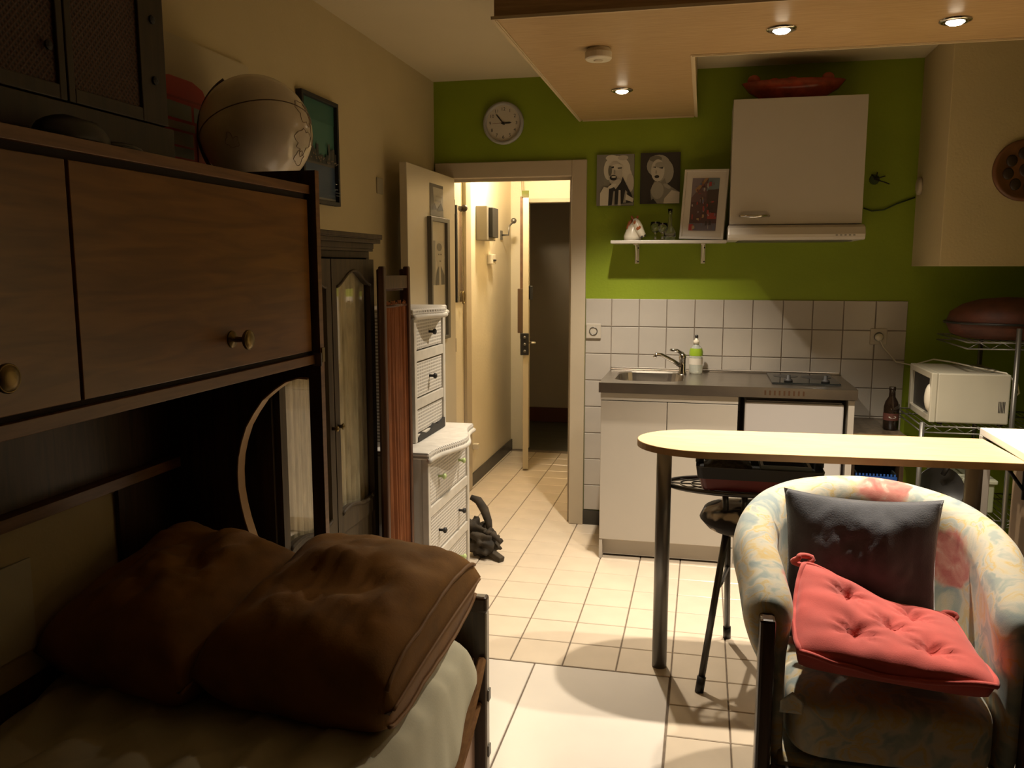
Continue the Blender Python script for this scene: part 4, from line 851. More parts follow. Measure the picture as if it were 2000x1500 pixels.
# ================================================================== WARDROBE, SCREEN, GLOBE
t = thing('wardrobe', (-1.38, 2.65, 0), 'dark wooden wardrobe with lace-curtained glass doors', 'wardrobe')
x1, y0, y1 = -1.245, 2.262, 3.05
g = G(); g.box(XL + 0.005, x1, y0, y0 + 0.03, 0, 1.53); g.box(XL + 0.005, x1, y1 - 0.03, y1, 0, 1.53); g.box(XL + 0.005, XL + 0.02, y0 + 0.03, y1 - 0.03, 0.05, 1.53); g.box(XL + 0.02, x1, y0 + 0.03, y1 - 0.03, 0.05, 0.08); g.build('carcass', 'walnut', t)
prof = [(-0.0, 1.53), (0.0, 1.555), (0.012, 1.565), (0.014, 1.585), (0.034, 1.60), (0.040, 1.604), (0.040, 1.618)]
g = G(); 
for (o0, z0_), (o1, z1_) in zip(prof, prof[1:]):
    if z1_ - z0_ < 1e-4: continue
    o = max(o0, o1); g.box(XL + 0.005, x1 + o, y0 - min(o, 0.03), y1 + o, z0_, z1_)
g.build('cornice', 'walnut', t, bevel=0.003)
for d0, d1_ in ((y0 + 0.012, 2.655), (2.662, y1 - 0.012)):
    st = 0.038; zb, zt_ = 0.08, 1.525; gb, gt = 0.63, 1.43
    dn_ = d1_ - d0; inn = []; out = []
    # frame with arched glass opening, as a strip mesh
    g = G(); g.box(x1, x1 + 0.022, d0, d0 + st, zb, zt_); g.box(x1, x1 + 0.022, d1_ - st, d1_, zb, zt_)
    N_ = 20; top = []; a0, a1 = d0 + st, d1_ - st
    for i in range(N_ + 1):
        u = i / N_; ar = 0.5 - 0.5 * math.cos(2 * PI * u); top.append((a0 + (a1 - a0) * u, gt + 0.055 * ar ** 0.8))
    g.prism(top + [(a1, zt_), (a0, zt_)], 'x', x1, x1 + 0.022)
    bot = [(a0 + (a1 - a0) * i / N_, gb + 0.012 * math.sin(2 * PI * i / N_)) for i in range(N_ + 1)]
    g.prism(bot[::-1] + [(a0, gb - 0.07), (a1, gb - 0.07)], 'x', x1, x1 + 0.022)
    g.box(x1, x1 + 0.022, a0, a1, zb, zb + 0.07)
    dr = g.build('door', 'walnut', t)
    G().box(x1 + 0.004, x1 + 0.016, a0, a1, zb + 0.07, gb - 0.07).build('lower_panel', 'walnut', dr, bevel=0.004)
    G().tube([(x1 + 0.022, y, z) for y, z in bot], 0.007, 6).build('lower_moulding', 'walnut', dr, smooth=True); G().tube([(x1 + 0.022, y, z) for y, z in top], 0.005, 6).build('arch_moulding', 'walnut', dr, smooth=True)
    q = G(); q.grid(lambda u, v: (x1 - 0.012 + 0.006 * math.sin(u * 46) + 0.003 * math.sin(u * 97), a0 - 0.004 + (a1 - a0 + 0.008) * u, gb - 0.02 + (gt + 0.08 - gb) * v), 60, 4); q.build('lace_curtain', 'lace', dr, smooth=True)
    G().box(x1 + 0.003, x1 + 0.006, a0 - 0.004, a1 + 0.004, gb - 0.02, gt + 0.06).build('glass_pane', 'pane', dr)
    G().lathe([(0.006, 0.0), (0.006, 0.012), (0.012, 0.018), (0.005, 0.024)], (x1 + 0.022, d1_ - 0.02 if d0 < 2.5 else d0 + 0.02, 0.95), 10, 'x').build('knob', 'brass', dr, smooth=True)
g = G(); g.box(XL + 0.01, x1 + 0.01, y0 - 0.008, y1 + 0.01, 0.0, 0.07); g.build('plinth', 'walnut', t, bevel=0.004)
# folding screen
t = thing('folding_screen', (-1.17, 3.1, 0), 'folded dark wooden screen with gathered rust cloth between wardrobe and wicker chest', 'screen')
def panel(p0, p1, ztop):
    p0, p1 = Vector((*p0, 0)), Vector((*p1, 0)); d = (p1 - p0); Ln = d.length; d.normalize(); nn = Vector((-d.y, d.x, 0))
    T = Matrix(((d.x, nn.x, 0, p0.x), (d.y, nn.y, 0, p0.y), (0, 0, 1, 0), (0, 0, 0, 1)))
    for a in (0, Ln - 0.026):
        q = G(); q.T = T; q.box(a, a + 0.026, -0.012, 0.012, 0.0, ztop); q.build('post', 'screenwood', t, bevel=0.006)
    q = G(); q.T = T; q.box(0.026, Ln - 0.026, -0.008, 0.008, ztop - 0.085, ztop - 0.035); q.build('top_rail', 'screenwood', t, bevel=0.003)
    q = G(); q.T = T; q.box(0.026, Ln - 0.026, -0.008, 0.008, 0.10, 0.14); q.build('bottom_rail', 'screenwood', t, bevel=0.003)
    q = G(); q.T = T; q.tube([(0.026, 0, ztop - 0.150), (Ln - 0.026, 0, ztop - 0.150)], 0.006); q.build('curtain_rod', 'screenwood', t, smooth=True)
    q = G(); q.T = T
    def f(u, v):
        z = 0.14 + (ztop - 0.14 - 0.135) * v; amp = 0.012 * (0.55 + 0.45 * math.sin(v * 4 + u * 3)) * (1 - 0.5 * v ** 6)
        return (0.028 + (Ln - 0.056) * u, amp * math.sin(u * 34 + 1.2 * math.sin(v * 3)) + 0.004 * math.sin(u * 80), z + (0.006 * math.sin(u * 60) if v == 1 else 0))
    q.grid(f, 50, 16); q.build('gathered_cloth', 'rust', t, smooth=True)
panel((-1.160, 2.948), (-1.150, 3.215), 1.500)
panel((-1.192, 3.010), (-1.180, 3.255), 1.490)
# globe on the wardrobe
t = thing('globe', (-1.321, 2.379, 1.618), 'pale glossy globe on a stand on top of the wardrobe', 'globe')
GC = Vector((-1.321, 2.379, 1.898)); GR = 0.164
q = G(); q.ball(GC, GR, n=48, m=32); gl = q.build('sphere', 'globe', t, smooth=True)
ax = Vector((-0.35, 0.25, 0.9)).normalized(); e1 = ax.cross(Vector((0, 1, 0))).normalized(); e2 = ax.cross(e1)
q = G(); q.tube([GC + (e1 * math.cos(a) + e2 * math.sin(a)) * (GR + 0.0003) for a in [2 * PI * i / 64 for i in range(64)]], 0.0016, 5, closed=True); q.build('equator_seam', 'seam', gl)
random.seed(11)
q = G()
def blob(lat, lon, r, seed, n=26):
    c0 = (e1 * math.cos(lon) + e2 * math.sin(lon)) * math.cos(lat) + ax * math.sin(lat); tu = c0.cross(Vector((0.3, 0.1, 0.9))).normalized(); tv = c0.cross(tu)
    rim = []
    for i in range(n):
        a = 2 * PI * i / n; rr = r * (0.75 + 0.6 * noise.noise(Vector((math.cos(a) * 1.6 + seed, math.sin(a) * 1.6, seed * 2.1))))
        rim.append(GC + (c0 + (tu * math.cos(a) + tv * math.sin(a)) * rr).normalized() * (GR + 0.0006))
    q = G(); q.tube(rim, 0.0009, 4, closed=True); q.build('coastline', mat('map_line', (0.22, 0.15, 0.09), 0.4), gl)
for i in range(9): blob(random.uniform(-0.9, 0.9), random.uniform(0, 2 * PI), random.uniform(0.16, 0.42), i * 3.3)
vx = Vector((0.35, 0.88, 0)).normalized()
q = G(); up_ = Vector((0, 0, 1)); sd = Vector((-0.78, -0.12, 0)).normalized()
q.tube([GC + (up_ * math.cos(a) + sd * math.sin(a)) * (GR + 0.014) for a in [0.55 + (PI - 0.55) * i / 24 for i in range(25)]], 0.006, 8); q.build('meridian_arm', 'darkwood', t, smooth=True)
q = G(); q.lathe([(0.075, 0.001), (0.078, 0.012), (0.05, 0.022), (0.018, 0.04), (0.014, 0.11)], (GC.x, GC.y, 1.618), 24); q.build('stand', 'darkwood', t, smooth=True)

# ================================================================== BRIDGE CABINET OVER THE BED
XC = -1.05
t = thing('bridge_cabinet', (-1.3, 1.3, 0), 'brown teak overbed cabinet with two doors and an arched end panel', 'cabinet')
G().box(XL + 0.004, XC, 0.30, 2.164, 1.694, 1.717).build('top_board', 'teakedge', t, bevel=0.001)
G().box(XL + 0.004, XC, 0.30, 2.164, 1.231, 1.256).build('bottom_board', 'teakedge', t, bevel=0.001)
G().box(XL + 0.004, XL + 0.02, 0.30, 2.164, 1.256, 1.694).build('back_board', 'darkwood', t)
G().box(XC - 0.020, XC - 0.014, 0.30, 2.164, 1.256, 1.694).build('door_gap_shade', mat('shadow_gap', (0.02, 0.012, 0.007), 0.8), t)  # near-black sheet behind the doors, painting the shade in the gaps
for y0_, y1_, ky in ((1.262, 2.150, 1.745), (0.37, 1.254, 1.055)):
    dr = G().box(XC - 0.013, XC - 0.002, y0_, y1_, 1.268, 1.678).build('door', 'teak', t, bevel=0.0015)
    q = G(); q.lathe([(0.020, 0.0), (0.019, 0.003), (0.007, 0.006), (0.006, 0.028), (0.019, 0.036), (0.023, 0.040), (0.020, 0.046), (0.010, 0.049)], (XC - 0.002, ky, 1.334), 20, 'x')
    kb = q.build('knob', 'brass', dr, smooth=True)
    q = G(); q.tube([(XC + 0.042, ky + 0.021 * math.cos(a), 1.334 + 0.021 * math.sin(a)) for a in [2 * PI * i / 24 for i in range(24)]], 0.002, 5, closed=True); q.build('knob_ring', 'brass', kb, smooth=True)
# end panel with D-shaped opening
hole = [(-1.072, 1.190), (-1.10, 1.192), (-1.14, 1.180), (-1.175, 1.157), (-1.215, 1.125), (-1.245, 1.085), (-1.270, 1.045), (-1.287, 1.00), (-1.299, 0.955), (-1.304, 0.91), (-1.304, 0.86), (-1.297, 0.81), (-1.287, 0.765), (-1.272, 0.715), (-1.25, 0.66), (-1.22, 0.62), (-1.072, 0.62)]
g = G()
hole_top = hole[:]; XO0, XO1 = XL + 0.004, -1.036
g.box(XO0, XO1, 2.165, 2.187, 1.192, 1.757); g.box(XO0, XO1, 2.165, 2.187, 0.0, 0.62); g.box(-1.072, XO1, 2.165, 2.187, 0.62, 1.192)
for (a, b) in zip(hole[1:16], hole[2:16]):
    # strips left of the curve
    g.prism([(XO0, a[1]), (a[0], a[1]), (b[0], b[1]), (XO0, b[1])], 'y', 2.165, 2.187)
ep = g.build('end_panel', 'darkwood', t)
g = G()
for a, b in zip(hole[:16], hole[1:16]):
    dx, dz = b[0] - a[0], b[1] - a[1]; L_ = math.hypot(dx, dz); nx, nz = dz / L_ * 0.004, -dx / L_ * 0.004
    g.prism([(a[0], a[1]), (b[0], b[1]), (b[0] - nx, b[1] - nz), (a[0] - nx, a[1] - nz)], 'y', 2.1560, 2.1930)
g.build('arch_edging', mat('light_edging', (0.46, 0.29, 0.14), 0.4), ep)
G().box(XO1 + 0.0005, XO1 + 0.002, 2.1645, 2.1875, 0.0, 1.757).build('front_edging', 'teakedge', ep)
G().box(-1.055, -1.030, 2.160, 2.1645, 1.225, 1.262).build('corner_plate', 'greymetal', ep)
G().box(XO1 + 0.0022, XO1 + 0.006, 2.168, 2.185, 1.235, 1.275).build('hinge_plate', 'brass', ep)
G().box(XL + 0.004, -1.49, 0.30, 2.164, 0.915, 0.945).build('wall_rail', 'teakedge', t, bevel=0.001)
G().box(XL + 0.004, XL + 0.012, 0.30, 2.164, 0.946, 1.230).build('upper_back_panel', 'darkwood', t)
G().box(XL + 0.004, XL + 0.016, 1.93, 2.164, 0.30, 0.914).build('lower_back_panel', 'darkwood', t)
G().box(XL + 0.004, XL + 0.010, 0.30, 1.93, 0.30, 0.53).build('bed_back_strip', 'darkwood', t)
G().box(XL + 0.004, XL + 0.01, 1.45, 1.62, 0.60, 0.82).build('wall_patch', mat('pale_patch', (0.5, 0.46, 0.34), 0.7), t)
# near end support, out of the frame
G().box(XL + 0.004, -1.036, 0.276, 0.299, 0.0, 1.757).build('near_end_panel', 'darkwood', t)
# cane cabinet on top
t = thing('cane_cabinet', (-1.35, 1.2, 1.717), 'dark cabinet with woven cane doors standing on the overbed cabinet', 'cabinet')
x1 = -1.165; ye = 1.735; zb = 1.7175
G().box(XL + 0.02, x1, 0.45, ye, zb, 1.802).build('base', 'canewood', t, bevel=0.003)
G().box(XL + 0.02, x1 - 0.02, 0.45, ye - 0.006, 1.8022, 2.42).build('body', 'canewood', t)
def cz(y): return 1.8352
for (a, b, sl, sr) in ((1.415, 1.717, 0.018, 0.085), (1.105, 1.411, 0.085, 0.018), (0.80, 1.101, 0.018, 0.085)):
    g = G(); g.box(x1 - 0.019, x1 - 0.001, a, a + sl, 1.805, 2.40); g.box(x1 - 0.019, x1 - 0.001, b - sr, b, 1.805, 2.40); g.box(x1 - 0.019, x1 - 0.001, a + sl, b - sr, 2.33, 2.40); g.box(x1 - 0.019, x1 - 0.001, a + sl, b - sr, 1.805, 1.832)
    dr = g.build('door', 'canewood', t, bevel=0.002)
    G().box(x1 - 0.016, x1 - 0.008, a + sl, b - sr, 1.832, 2.33).build('cane_panel', 'cane', dr)
    for z in (1.895, 2.02): G().lathe([(0.009, 0.0), (0.009, 0.004), (0.004, 0.006)], (x1 - 0.001, b - 0.042, z), 10, 'x').build('stud', 'ink', dr)
t = thing('black_beret', (-1.10, 1.33, 1.717), 'crumpled black beret lying on the overbed cabinet edge', 'beret')
q = G(); q.ball((-1.108, 1.345, 1.722), 0.045, 0.085, 0.043, n=20, m=12); q.v = [Vector((v.x, v.y, max(1.7178, v.z + 0.008 * noise.noise(v * 25)))) for v in q.v]; q.build('crown', 'black', t, smooth=True)
q = G(); q.ball((-1.100, 1.455, 1.722), 0.035, 0.06, 0.012, n=16, m=8); q.v = [Vector((v.x, v.y, max(1.7178, v.z))) for v in q.v]; q.build('peak', 'black', t, smooth=True)

# ================================================================== BED
t = thing('bed', (-1.06, 1.0, 0), 'single bed with a wrinkled pale sheet along the left wall', 'bed')
bx0_, bx1_, by0_, by1_ = XL + 0.02, -0.600, -0.10, 2.158
def bedf(u, v):
    x = bx0_ + (bx1_ - bx0_) * min(1, u / 0.86); y = by0_ + (by1_ - by0_) * v
    edge = max(0, (u - 0.86) / 0.14)
    r = 0.05
    wr = 0.012 * noise.noise(Vector((x * 5, y * 3.2, 0))) + 0.026 * abs(noise.noise(Vector((x * 1.5 + y * 3.5, y * 6.5 - x * 11, 3)))) + 0.006 * math.sin((y * 34) + 6 * noise.noise(Vector((x * 4, y * 2, 9)))) * max(0, min(1, (x + 1.05) / 0.45))
    wr += (0.007 + 0.012 * max(0, min(1, (1.72 - y) / 0.2))) * math.sin(x * 46 + 5 * noise.noise(Vector((x * 2, y * 2.5, 4)))) * (0.5 + 0.5 * noise.noise(Vector((x * 3, y * 3, 14)))) 
    z = 0.478 + wr
    if u > 0.80: z -= 0.03 * min(1, (u - 0.80) / 0.06) ** 2
    if edge > 0:
        zl = 0.405 - 0.06 * max(0, (2.185 - y) / 0.125) if y > 2.06 else 0.345 - 0.105 * min(1.9, (2.06 - y) / 0.16) * 0.95
        z += (max(0.14, zl) - 0.455) * edge; x += 0.024 * math.sin(edge * PI * 0.5) + 0.004 * math.sin(y * 46 + 2 * noise.noise(Vector((y * 6, 0, 0)))) * edge
    if v > 0.96: z -= 0.06 * ((v - 0.96) / 0.04) ** 2
    return (x, y, z)
q = G(); q.grid(bedf, 70, 150); q.build('sheet', 'sheet', t, smooth=True)
G().box(bx0_, bx1_ - 0.01, by0_, by1_ - 0.01, 0.27, 0.43).build('mattress', 'sheet', t)
G().box(bx0_, bx1_ - 0.012, by0_, by1_ - 0.01, 0.05, 0.268).build('base', 'darkwood', t)
G().box(-0.628, -0.604, by0_, 2.188, 0.05, 0.40).build('side_board', 'bedside', t)
q = G(); q.tube([(-0.580, 2.182, 0.400), (-0.576, 2.13, 0.372), (-0.574, 2.06, 0.335), (-0.574, 1.98, 0.285), (-0.574, 1.90, 0.235), (-0.574, 1.78, 0.16), (-0.574, 1.5, 0.12)], 0.013, 6); q.build('curved_trim', 'teakedge', t)
q = G(); q.tube([(-0.588, 2.185, 0.265), (-0.588, 2.05, 0.205), (-0.588, 1.9, 0.15), (-0.588, 1.7, 0.10)], 0.007, 6); q.build('lower_trim', 'teakedge', t)
fb = G().box(XL + 0.02, -0.572, 2.1885, 2.215, 0.0, 0.578).build('foot_board', 'darkwood', t, bevel=0.002)
G().box(-0.5718, -0.5665, 2.1885, 2.2145, 0.0, 0.535).build('edge_highlight', mat('pale_edge', (0.42, 0.37, 0.30), 0.4), fb)  # pale strip: the thin highlight on the board's edge put into colour
G().box(-0.625, -0.566, 2.183, 2.22, 0.535, 0.582).build('corner_cap', 'darkwood', fb, bevel=0.008)
for z in (0.10, 0.27): G().box(-0.5663, -0.561, 2.190, 2.213, z, z + 0.035).build('edge_clip', 'greymetal', fb, bevel=0.002)
# cushions
def cushion(hx, hy, hz, T, n=36, pinch=0.07, wr=0.0, seed=0.0, ex=2.6, pw=0.62, buttons=()):
    q = G(); q.T = T
    def P_(i, j, sgn):
        u, v = -1 + 2 * i / n, -1 + 2 * j / n
        x = hx * u * (1 - pinch * (1 - v * v) * abs(u)); y = hy * v * (1 - pinch * (1 - u * u) * abs(v))
        z = sgn * hz * max(0, (1 - abs(u) ** ex) * (1 - abs(v) ** ex)) ** pw
        if wr:
            d = (1 - abs(u)) * (1 - abs(v))
            z += sgn * wr * d ** 0.5 * (noise.noise(Vector((u * 2.2 + seed, v * 2.2, seed))) + 0.55 * abs(noise.noise(Vector((u * 6 + seed, v * 4 - u * 3, seed + 5)))))
        for bu, bv, br, bd in buttons:
            dd = math.hypot(u - bu, v - bv)
            if sgn > 0: z -= bd * math.exp(-(dd / br) ** 1.2)
        return (x, y, z)
    top = [[q._v(P_(i, j, 1)) for j in range(n + 1)] for i in range(n + 1)]
    bot = [[top[i][j] if i in (0, n) or j in (0, n) else q._v(P_(i, j, -1)) for j in range(n + 1)] for i in range(n + 1)]
    for i in range(n):
        for j in range(n):
            q.face([top[i][j], top[i + 1][j], top[i + 1][j + 1], top[i][j + 1]]); q.face([bot[i][j], bot[i][j + 1], bot[i + 1][j + 1], bot[i + 1][j]])
    return q, P_
T2 = Matrix.Translation((-0.836, 1.865, 0.624)) @ Euler((math.radians(9), math.radians(2), math.radians(-4))).to_matrix().to_4x4()
t = thing('suede_cushion', (-0.86, 1.86, 0.49), 'large brown suede cushion with piped edge nearest the bed edge', 'cushion', 'brown suede cushions on the bed')
q, P_ = cushion(0.245, 0.295, 0.135, T2, wr=0.055, seed=2.0, pinch=0.02, ex=4.5, pw=0.40); q.build('cover', 'suede', t, smooth=True)
for ii, sg, rr in ((35, 1, 0.005), (36, 1, 0.004), (35, -1, 0.005)):
    q = G(); q.T = T2; q.tube([Vector(P_(ii, j, sg)) + Vector((0.003, 0, 0.002 * sg)) for j in range(1, 36)], rr, 6); q.build('piping', 'suedetrim', t, smooth=True)
T1 = Matrix.Translation((-1.290, 1.850, 0.628)) @ Euler((math.radians(12), math.radians(5), math.radians(-6))).to_matrix().to_4x4()
t = thing('suede_cushion', (-1.28, 1.82, 0.49), 'large brown suede cushion tucked in the dark corner under the arch', 'cushion', 'brown suede cushions on the bed')
q, P_ = cushion(0.212, 0.270, 0.130, T1, wr=0.06, seed=7.0, pinch=0.03, ex=4.0, pw=0.42); q.build('cover', 'suede', t, smooth=True)
q = G(); q.T = T1; q.tube([Vector(P_(36, j, 1)) + Vector((0.002, 0, 0)) for j in range(37)], 0.005, 6); q.build('piping', 'suedetrim', t, smooth=True)

# ================================================================== BAR TABLE
rz = math.radians(2.7); ct, st_ = math.cos(rz), math.sin(rz); BO = Vector((-0.216, 3.03, 0)); TB = Matrix.Translation(BO) @ Matrix.Rotation(rz, 4, 'Z')
t = thing('bar_table', (0.4, 3.05, 0), 'narrow beech bar table with a rounded end on grey tube legs', 'table')
hw = 0.197; Lb = 1.222; poly = [(0.0, 0.0)]
N_ = 24; pts = []
for i in range(N_ + 1):
    a = PI / 2 + PI * i / N_; pts.append((0.30 + 0.30 * math.cos(a) if True else 0, hw * math.sin(a)))
pts = [(0.24 + 0.24 * math.cos(PI / 2 + PI * i / N_), hw * math.sin(PI / 2 + PI * i / N_)) for i in range(N_ + 1)]
poly = pts + [(Lb, -hw), (Lb, hw)]
q = G(); q.T = TB; q.prism(poly, 'z', 0.8845, 0.885); q.prism(poly, 'z', 0.862, 0.8845)
q = G(); q.T = TB; q.prism(poly, 'z', 0.861, 0.885); tp = q.build('top', 'barwood', t)
q = G(); q.T = TB; edge = [(0.24 + 0.2415 * math.cos(PI / 2 + PI * i / N_), (hw + 0.0015) * math.sin(PI / 2 + PI * i / N_)) for i in range(N_ + 1)]
edge = [(Lb, hw + 0.0015)] + edge + [(Lb, -hw - 0.0015)]
for a, b in zip(edge, edge[1:]):
    i4 = [q._v((*a, 0.8612)), q._v((*b, 0.8612)), q._v((*b, 0.884)), q._v((*a, 0.884))]; q.face(i4)
q.build('edge_band', 'baredge', tp, solid=0.001)
def leg(x, y, nm='leg'):
    lg = G().lathe([(0.0275, 0.0), (0.0275, 0.860)], (x, y, 0), 24).build(nm, 'greymetal', t, smooth=False); lg.data.polygons.foreach_set('use_smooth', [len(p.vertices) == 4 for p in lg.data.polygons]); return lg
leg(-0.122, 3.075); leg(0.925, 3.115)
# oval wire shelf fixed to the leg
q = G(); oc = (0.145, 3.13, 0.700)
def oval(rx, ry, r, z=0): q.tube([(oc[0] + rx * math.cos(a), oc[1] + ry * math.sin(a), oc[2] + z) for a in [2 * PI * i / 40 for i in range(40)]], r, 6, closed=True)
oval(0.255, 0.125, 0.009); 
for kx in (0.82, 0.66, 0.50, 0.34, 0.18): oval(0.255 * kx, 0.125 * kx, 0.003)
for a in range(0, 180, 30):
    c_, s_ = math.cos(math.radians(a)), math.sin(math.radians(a)); q.tube([(oc[0] - 0.25 * c_, oc[1] - 0.122 * s_, oc[2]), (oc[0] + 0.25 * c_, oc[1] + 0.122 * s_, oc[2])], 0.003, 5)
q.build('oval_wire_shelf', 'tubemetal', t, smooth=True)
# tray on the wire shelf
k = thing('red_tray', (0.2, 3.1, 0.71), 'dark red and black plastic tray on the wire shelf under the bar', 'tray')
def taper(x0, x1, y0, y1, z0, z1, d, th):
    q = G()
    o0, o1 = rrect(x0 + d, x1 - d, y0 + d, y1 - d, 0.02), rrect(x0, x1, y0, y1, 0.02); i0, i1 = rrect(x0 + d + th, x1 - d - th, y0 + d + th, y1 - d - th, 0.018), rrect(x0 + th, x1 - th, y0 + th, y1 - th, 0.018)
    n = len(o0); R = [[q._v((*p, z)) for p in P0] for P0, z in ((o0, z0), (o1, z1), (i1, z1), (i0, z0 + th))]
    for A, B in zip(R, R[1:]):
        for i in range(n): q.face([A[i], A[(i + 1) % n], B[(i + 1) % n], B[i]])
    q.face(R[0][::-1]); q.face(R[3]); return q
taper(0.005, 0.415, 3.01, 3.24, 0.709, 0.752, 0.010, 0.004).build('red_base', 'trayred', k)
taper(-0.008, 0.428, 3.00, 3.25, 0.7525, 0.795, 0.006, 0.004).build('black_upper', 'black', k)
for x in (-0.004, 0.424): G().box(x - 0.006, x + 0.006, 3.06, 3.19, 0.7955, 0.826).build('handle', 'black', k, bevel=0.008)
q = G(); q.ring(rect(0.215, 3.03, 0.385, 3.22), rect(0.225, 3.04, 0.375, 3.21), 'z', 0.785, 0.805); q.build('inner_tray', mat('grey_inner', (0.07, 0.075, 0.065), 0.4), k)
q = G(); q.grid(lambda u, v: (0.02 + 0.17 * u, 3.02 + 0.20 * v, 0.775 + 0.035 * math.sin(u * PI) * math.sin(v * PI) + 0.01 * noise.noise(Vector((u * 9, v * 9, 1)))), 20, 20); q.build('dark_cloth', mat('mottled_cloth', (0.03, 0.026, 0.022), 0.9, var=0.8, vscale=60), k, smooth=True)
# bar stool with cowhide seat
k = thing('bar_stool', (0.16, 3.15, 0), 'metal bar stool with a cowhide seat under the bar', 'stool')
q = G(); q.T = Matrix.Translation((0.200, 3.115, 0.585)); q.lathe([(0.10, -0.045), (0.165, -0.028), (0.190, 0.0), (0.175, 0.032), (0.12, 0.050), (0.02, 0.056)], (0, 0, 0), 32); q.build('seat', 'cow', k, smooth=True)
legs = [((0.105, 3.03, 0.555), (0.027, 2.905, 0.0)), ((0.115, 3.21, 0.545), (0.135, 3.385, 0.0)), ((0.285, 3.03, 0.545), (0.36, 2.92, 0.0)), ((0.285, 3.20, 0.545), (0.36, 3.37, 0.0))]
for a, b in legs:
    a, b = Vector(a), Vector(b); d = (a - b).normalized()
    lg = G().tube([a, b + d * 0.05], 0.0125, 10).build('leg', 'tubemetal', k, smooth=True); G().tube([b + d * 0.055, b], 0.016, 10).build('rubber_foot', 'black', lg, smooth=True)
for p_ in ([(0.105, 3.03, 0.555), (0.10, 3.045, 0.66), (0.098, 3.05, 0.686)], [(0.165, 3.02, 0.55), (0.165, 3.03, 0.66), (0.165, 3.04, 0.686)]): G().tube(p_, 0.011, 8).build('back_stub', 'tubemetal', k, smooth=True)
G().tube([(0.075, 3.02, 0.34), (0.095, 3.10, 0.335), (0.125, 3.28, 0.34)], 0.009, 8).build('stretcher', 'tubemetal', k, smooth=True); G().tube([(0.11, 3.23, 0.48), (0.135, 3.17, 0.535), (0.19, 3.13, 0.545)], 0.012, 8).build('seat_brace', 'tubemetal', k, smooth=True)
# white ledge at the wall with iron bracket
k = thing('white_ledge', (1.1, 3.1, 0), 'white board ledge against the right wall at the end of the bar', 'ledge')
G().box(1.010, XR - 0.002, 2.63, 3.372, 0.8855, 0.911).build('board', mat('white_ledge_paint', (0.70, 0.64, 0.56), 0.4), k, bevel=0.002)
G().box(1.008, 1.045, 3.335, 3.370, 0.0, 0.885).build('post', 'white', k, bevel=0.002)
G().box(1.153, XR - 0.002, 2.63, 3.43, 0.0, 0.885).build('dim_wall_panel', mat('dim_wall_brown', (0.15, 0.10, 0.055), 0.6, var=0.15), k)  # stands in for the dim wall; its shade is put into the brown
q = G(); YB = 3.30
q.tube([(1.014, YB, 0.876), (1.146, YB, 0.876)], 0.006, 6); q.tube([(1.146, YB, 0.88), (1.146, YB, 0.665)], 0.006, 6); q.tube([(1.014, YB, 0.868), (1.085, YB, 0.785), (1.146, YB, 0.70)], 0.007, 6)
def scroll(cx, cz, r, s):
    q.tube([(cx + s * r * (1 - i / 30 * 0.8) * math.cos(i * 0.32), YB, cz + r * (1 - i / 30 * 0.8) * math.sin(i * 0.32)) for i in range(30)], 0.004, 5)
scroll(1.118, 0.825, 0.026, 1); q.tube([(1.085, YB, 0.785), (1.115, YB, 0.80), (1.146, YB, 0.805)], 0.004, 5)
q.build('iron_bracket', 'blackiron', k, smooth=True)

# ================================================================== ARMCHAIR
CXA, YA = 0.474, 2.07
t = thing('armchair', (CXA, 2.4, 0), 'floral tub armchair with dark wooden posts facing the camera', 'armchair')
def path(u):     # u 0..1 front-left, round the back, to front-right: centre line of the shell, with outward normal
    a = 0.272; yb = 0.57
    Ls = 0.26
    La = PI * 0.5 * (3 * (a + (yb - Ls)) - math.sqrt((3 * a + yb - Ls) * (a + 3 * (yb - Ls))))  # half ellipse
    tot = 2 * Ls + La; s = u * tot
    if s < Ls: return Vector((-a, s, 0)), Vector((-1, 0, 0))
    if s > tot - Ls: return Vector((a, tot - s, 0)), Vector((1, 0, 0))
    th = PI * (1 - (s - Ls) / La); b = yb - Ls
    p = Vector((a * math.cos(th), Ls + b * math.sin(th), 0)); n_ = Vector((math.cos(th) / a, math.sin(th) / b, 0)).normalized(); return p, n_
def ztop(u): 
    k_ = math.sin(PI * u); return 0.700 + 0.150 * k_ ** 1.25
